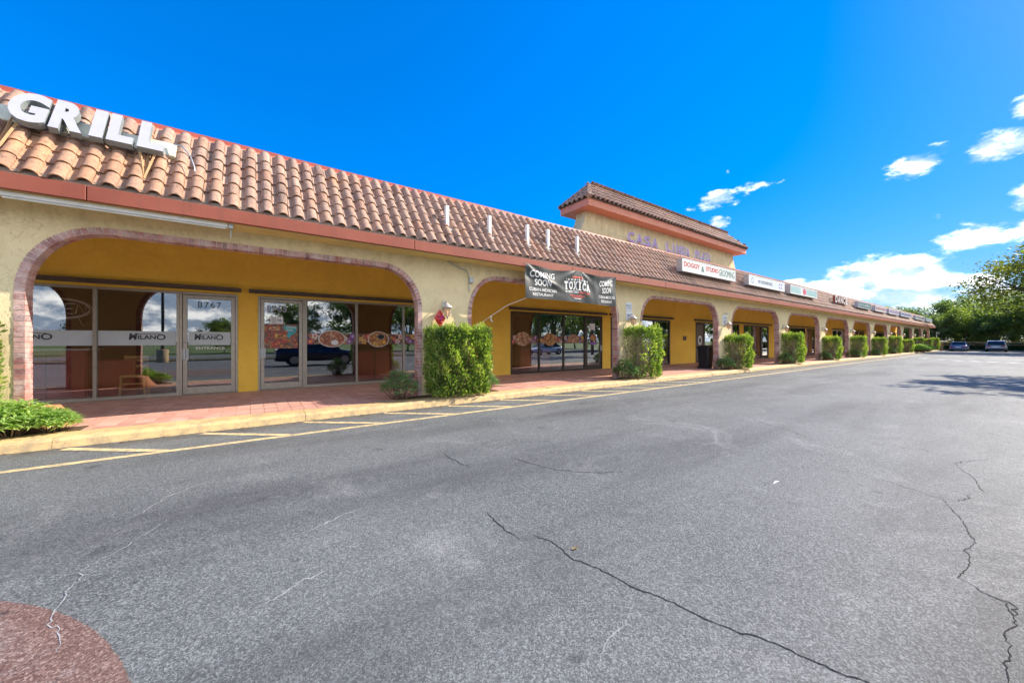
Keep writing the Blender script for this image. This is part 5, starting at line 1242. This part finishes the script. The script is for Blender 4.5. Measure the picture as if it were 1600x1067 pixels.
car('white coupe across the lot, mirrored in the windows under the banner', m_carpaint('car_white', (.7, .7, .72), .1), 4.5, 1.8, 1.38, False, (26.5, -CAMD-7.2, 0), R(180))

# light poles with yellow concrete bases, mirrored in the windows
for k, (x, y, lab) in enumerate(((-5.1, -19.6, 'leaning light pole on a yellow concrete base behind the camera'), (-7.6, -19.8, 'light pole on a yellow base left behind the camera'), (4.2, -24, 'light pole beside the road behind the camera'))):
    o = thing('light_pole', lab, 'pole', (x, y, 0), 'light poles behind the camera'); q = MB(); q.tube([(0, 0, .8), (0, 0, 9)], [.09, .07], 10); q.obj('shaft', M_BRONZE, o); q = MB(); q.lathe(0, 0, [(.32, 0), (.32, .86), (.28, .9), (0, .9)], 18); q.obj('base', M_KERB, o)
    q = MB(); q.box(-.5, .5, -.15, .15, 8.95, 9.08); q.obj('lamp_head', M_BRONZE, o)
wr = thing('overhead_cable', 'power lines strung along the road behind the camera', 'cable'); 
for z in (6.6, 7.4, 8.1):
    q = MB(); q.tube([(-120+12*k, -27, z-.35*math.sin(math.pi*((k % 4)/4))) for k in range(22)], .018, 5); q.obj('wire', M_BLACK, wr)

# small litter
lf = thing('dry_leaf', 'curled dry leaf lying on the asphalt by the long crack', 'leaf', gpt(898, 857)); lf.scale = (.6, .6, .6); q = MB(); q.add([(-.05, 0, .005), (-.02, .02, .018), (.03, .015, .012), (.06, 0, .02), (.02, -.02, .01), (-.03, -.018, .02), (0, 0, .004)], [(0, 1, 6), (1, 2, 6), (2, 3, 6), (3, 4, 6), (4, 5, 6), (5, 0, 6)]); q.obj('blade', paint('dry_leaf', (.22, .16, .08), .9), lf)
q = MB(); q.tube([(.055, 0, .018), (.085, .01, .006)], .002, 4); q.obj('stalk', M_DEADW, lf)
ps = MB(); ps.add([(-.13, 0, .006), (-.05, .012, .008), (.05, .012, .008), (.13, -.01, .006), (.13, -.025, .004), (.05, -.006, .004), (-.05, -.006, .004), (-.13, -.018, .004)], [(0, 7, 6, 1), (1, 6, 5, 2), (2, 5, 4, 3)]); ps.obj('paper_strip', M_PLAC, None, label='thin white strip of litter lying on the asphalt', cat='litter', loc=gpt(1212, 753)).scale = (.45, .45, 1)

rnd = random.Random(91); q = MB()
for k in range(900):
    x = rnd.uniform(-4, 45); y = -.83 - abs(rnd.gauss(0, .10)); a_ = rnd.uniform(0, 6.28); L_ = rnd.uniform(.012, .04); w_ = L_*rnd.uniform(.25, .5); z = rnd.uniform(.007, .012)
    c_, s_ = math.cos(a_), math.sin(a_); q.add([(x-c_*L_, y-s_*L_, z), (x+s_*w_, y-c_*w_, z+.006), (x+c_*L_, y+s_*L_, z+.002), (x-s_*w_, y+c_*w_, z+.004)], [(0, 1, 2, 3)], k % 2)
q.obj('leaf_litter', [MATS['dry_twig'] if 'dry_twig' in MATS else M_DEADW, M_SOIL], None, label='dry leaf litter gathered along the foot of the kerb', cat='leaf litter', kind='stuff')
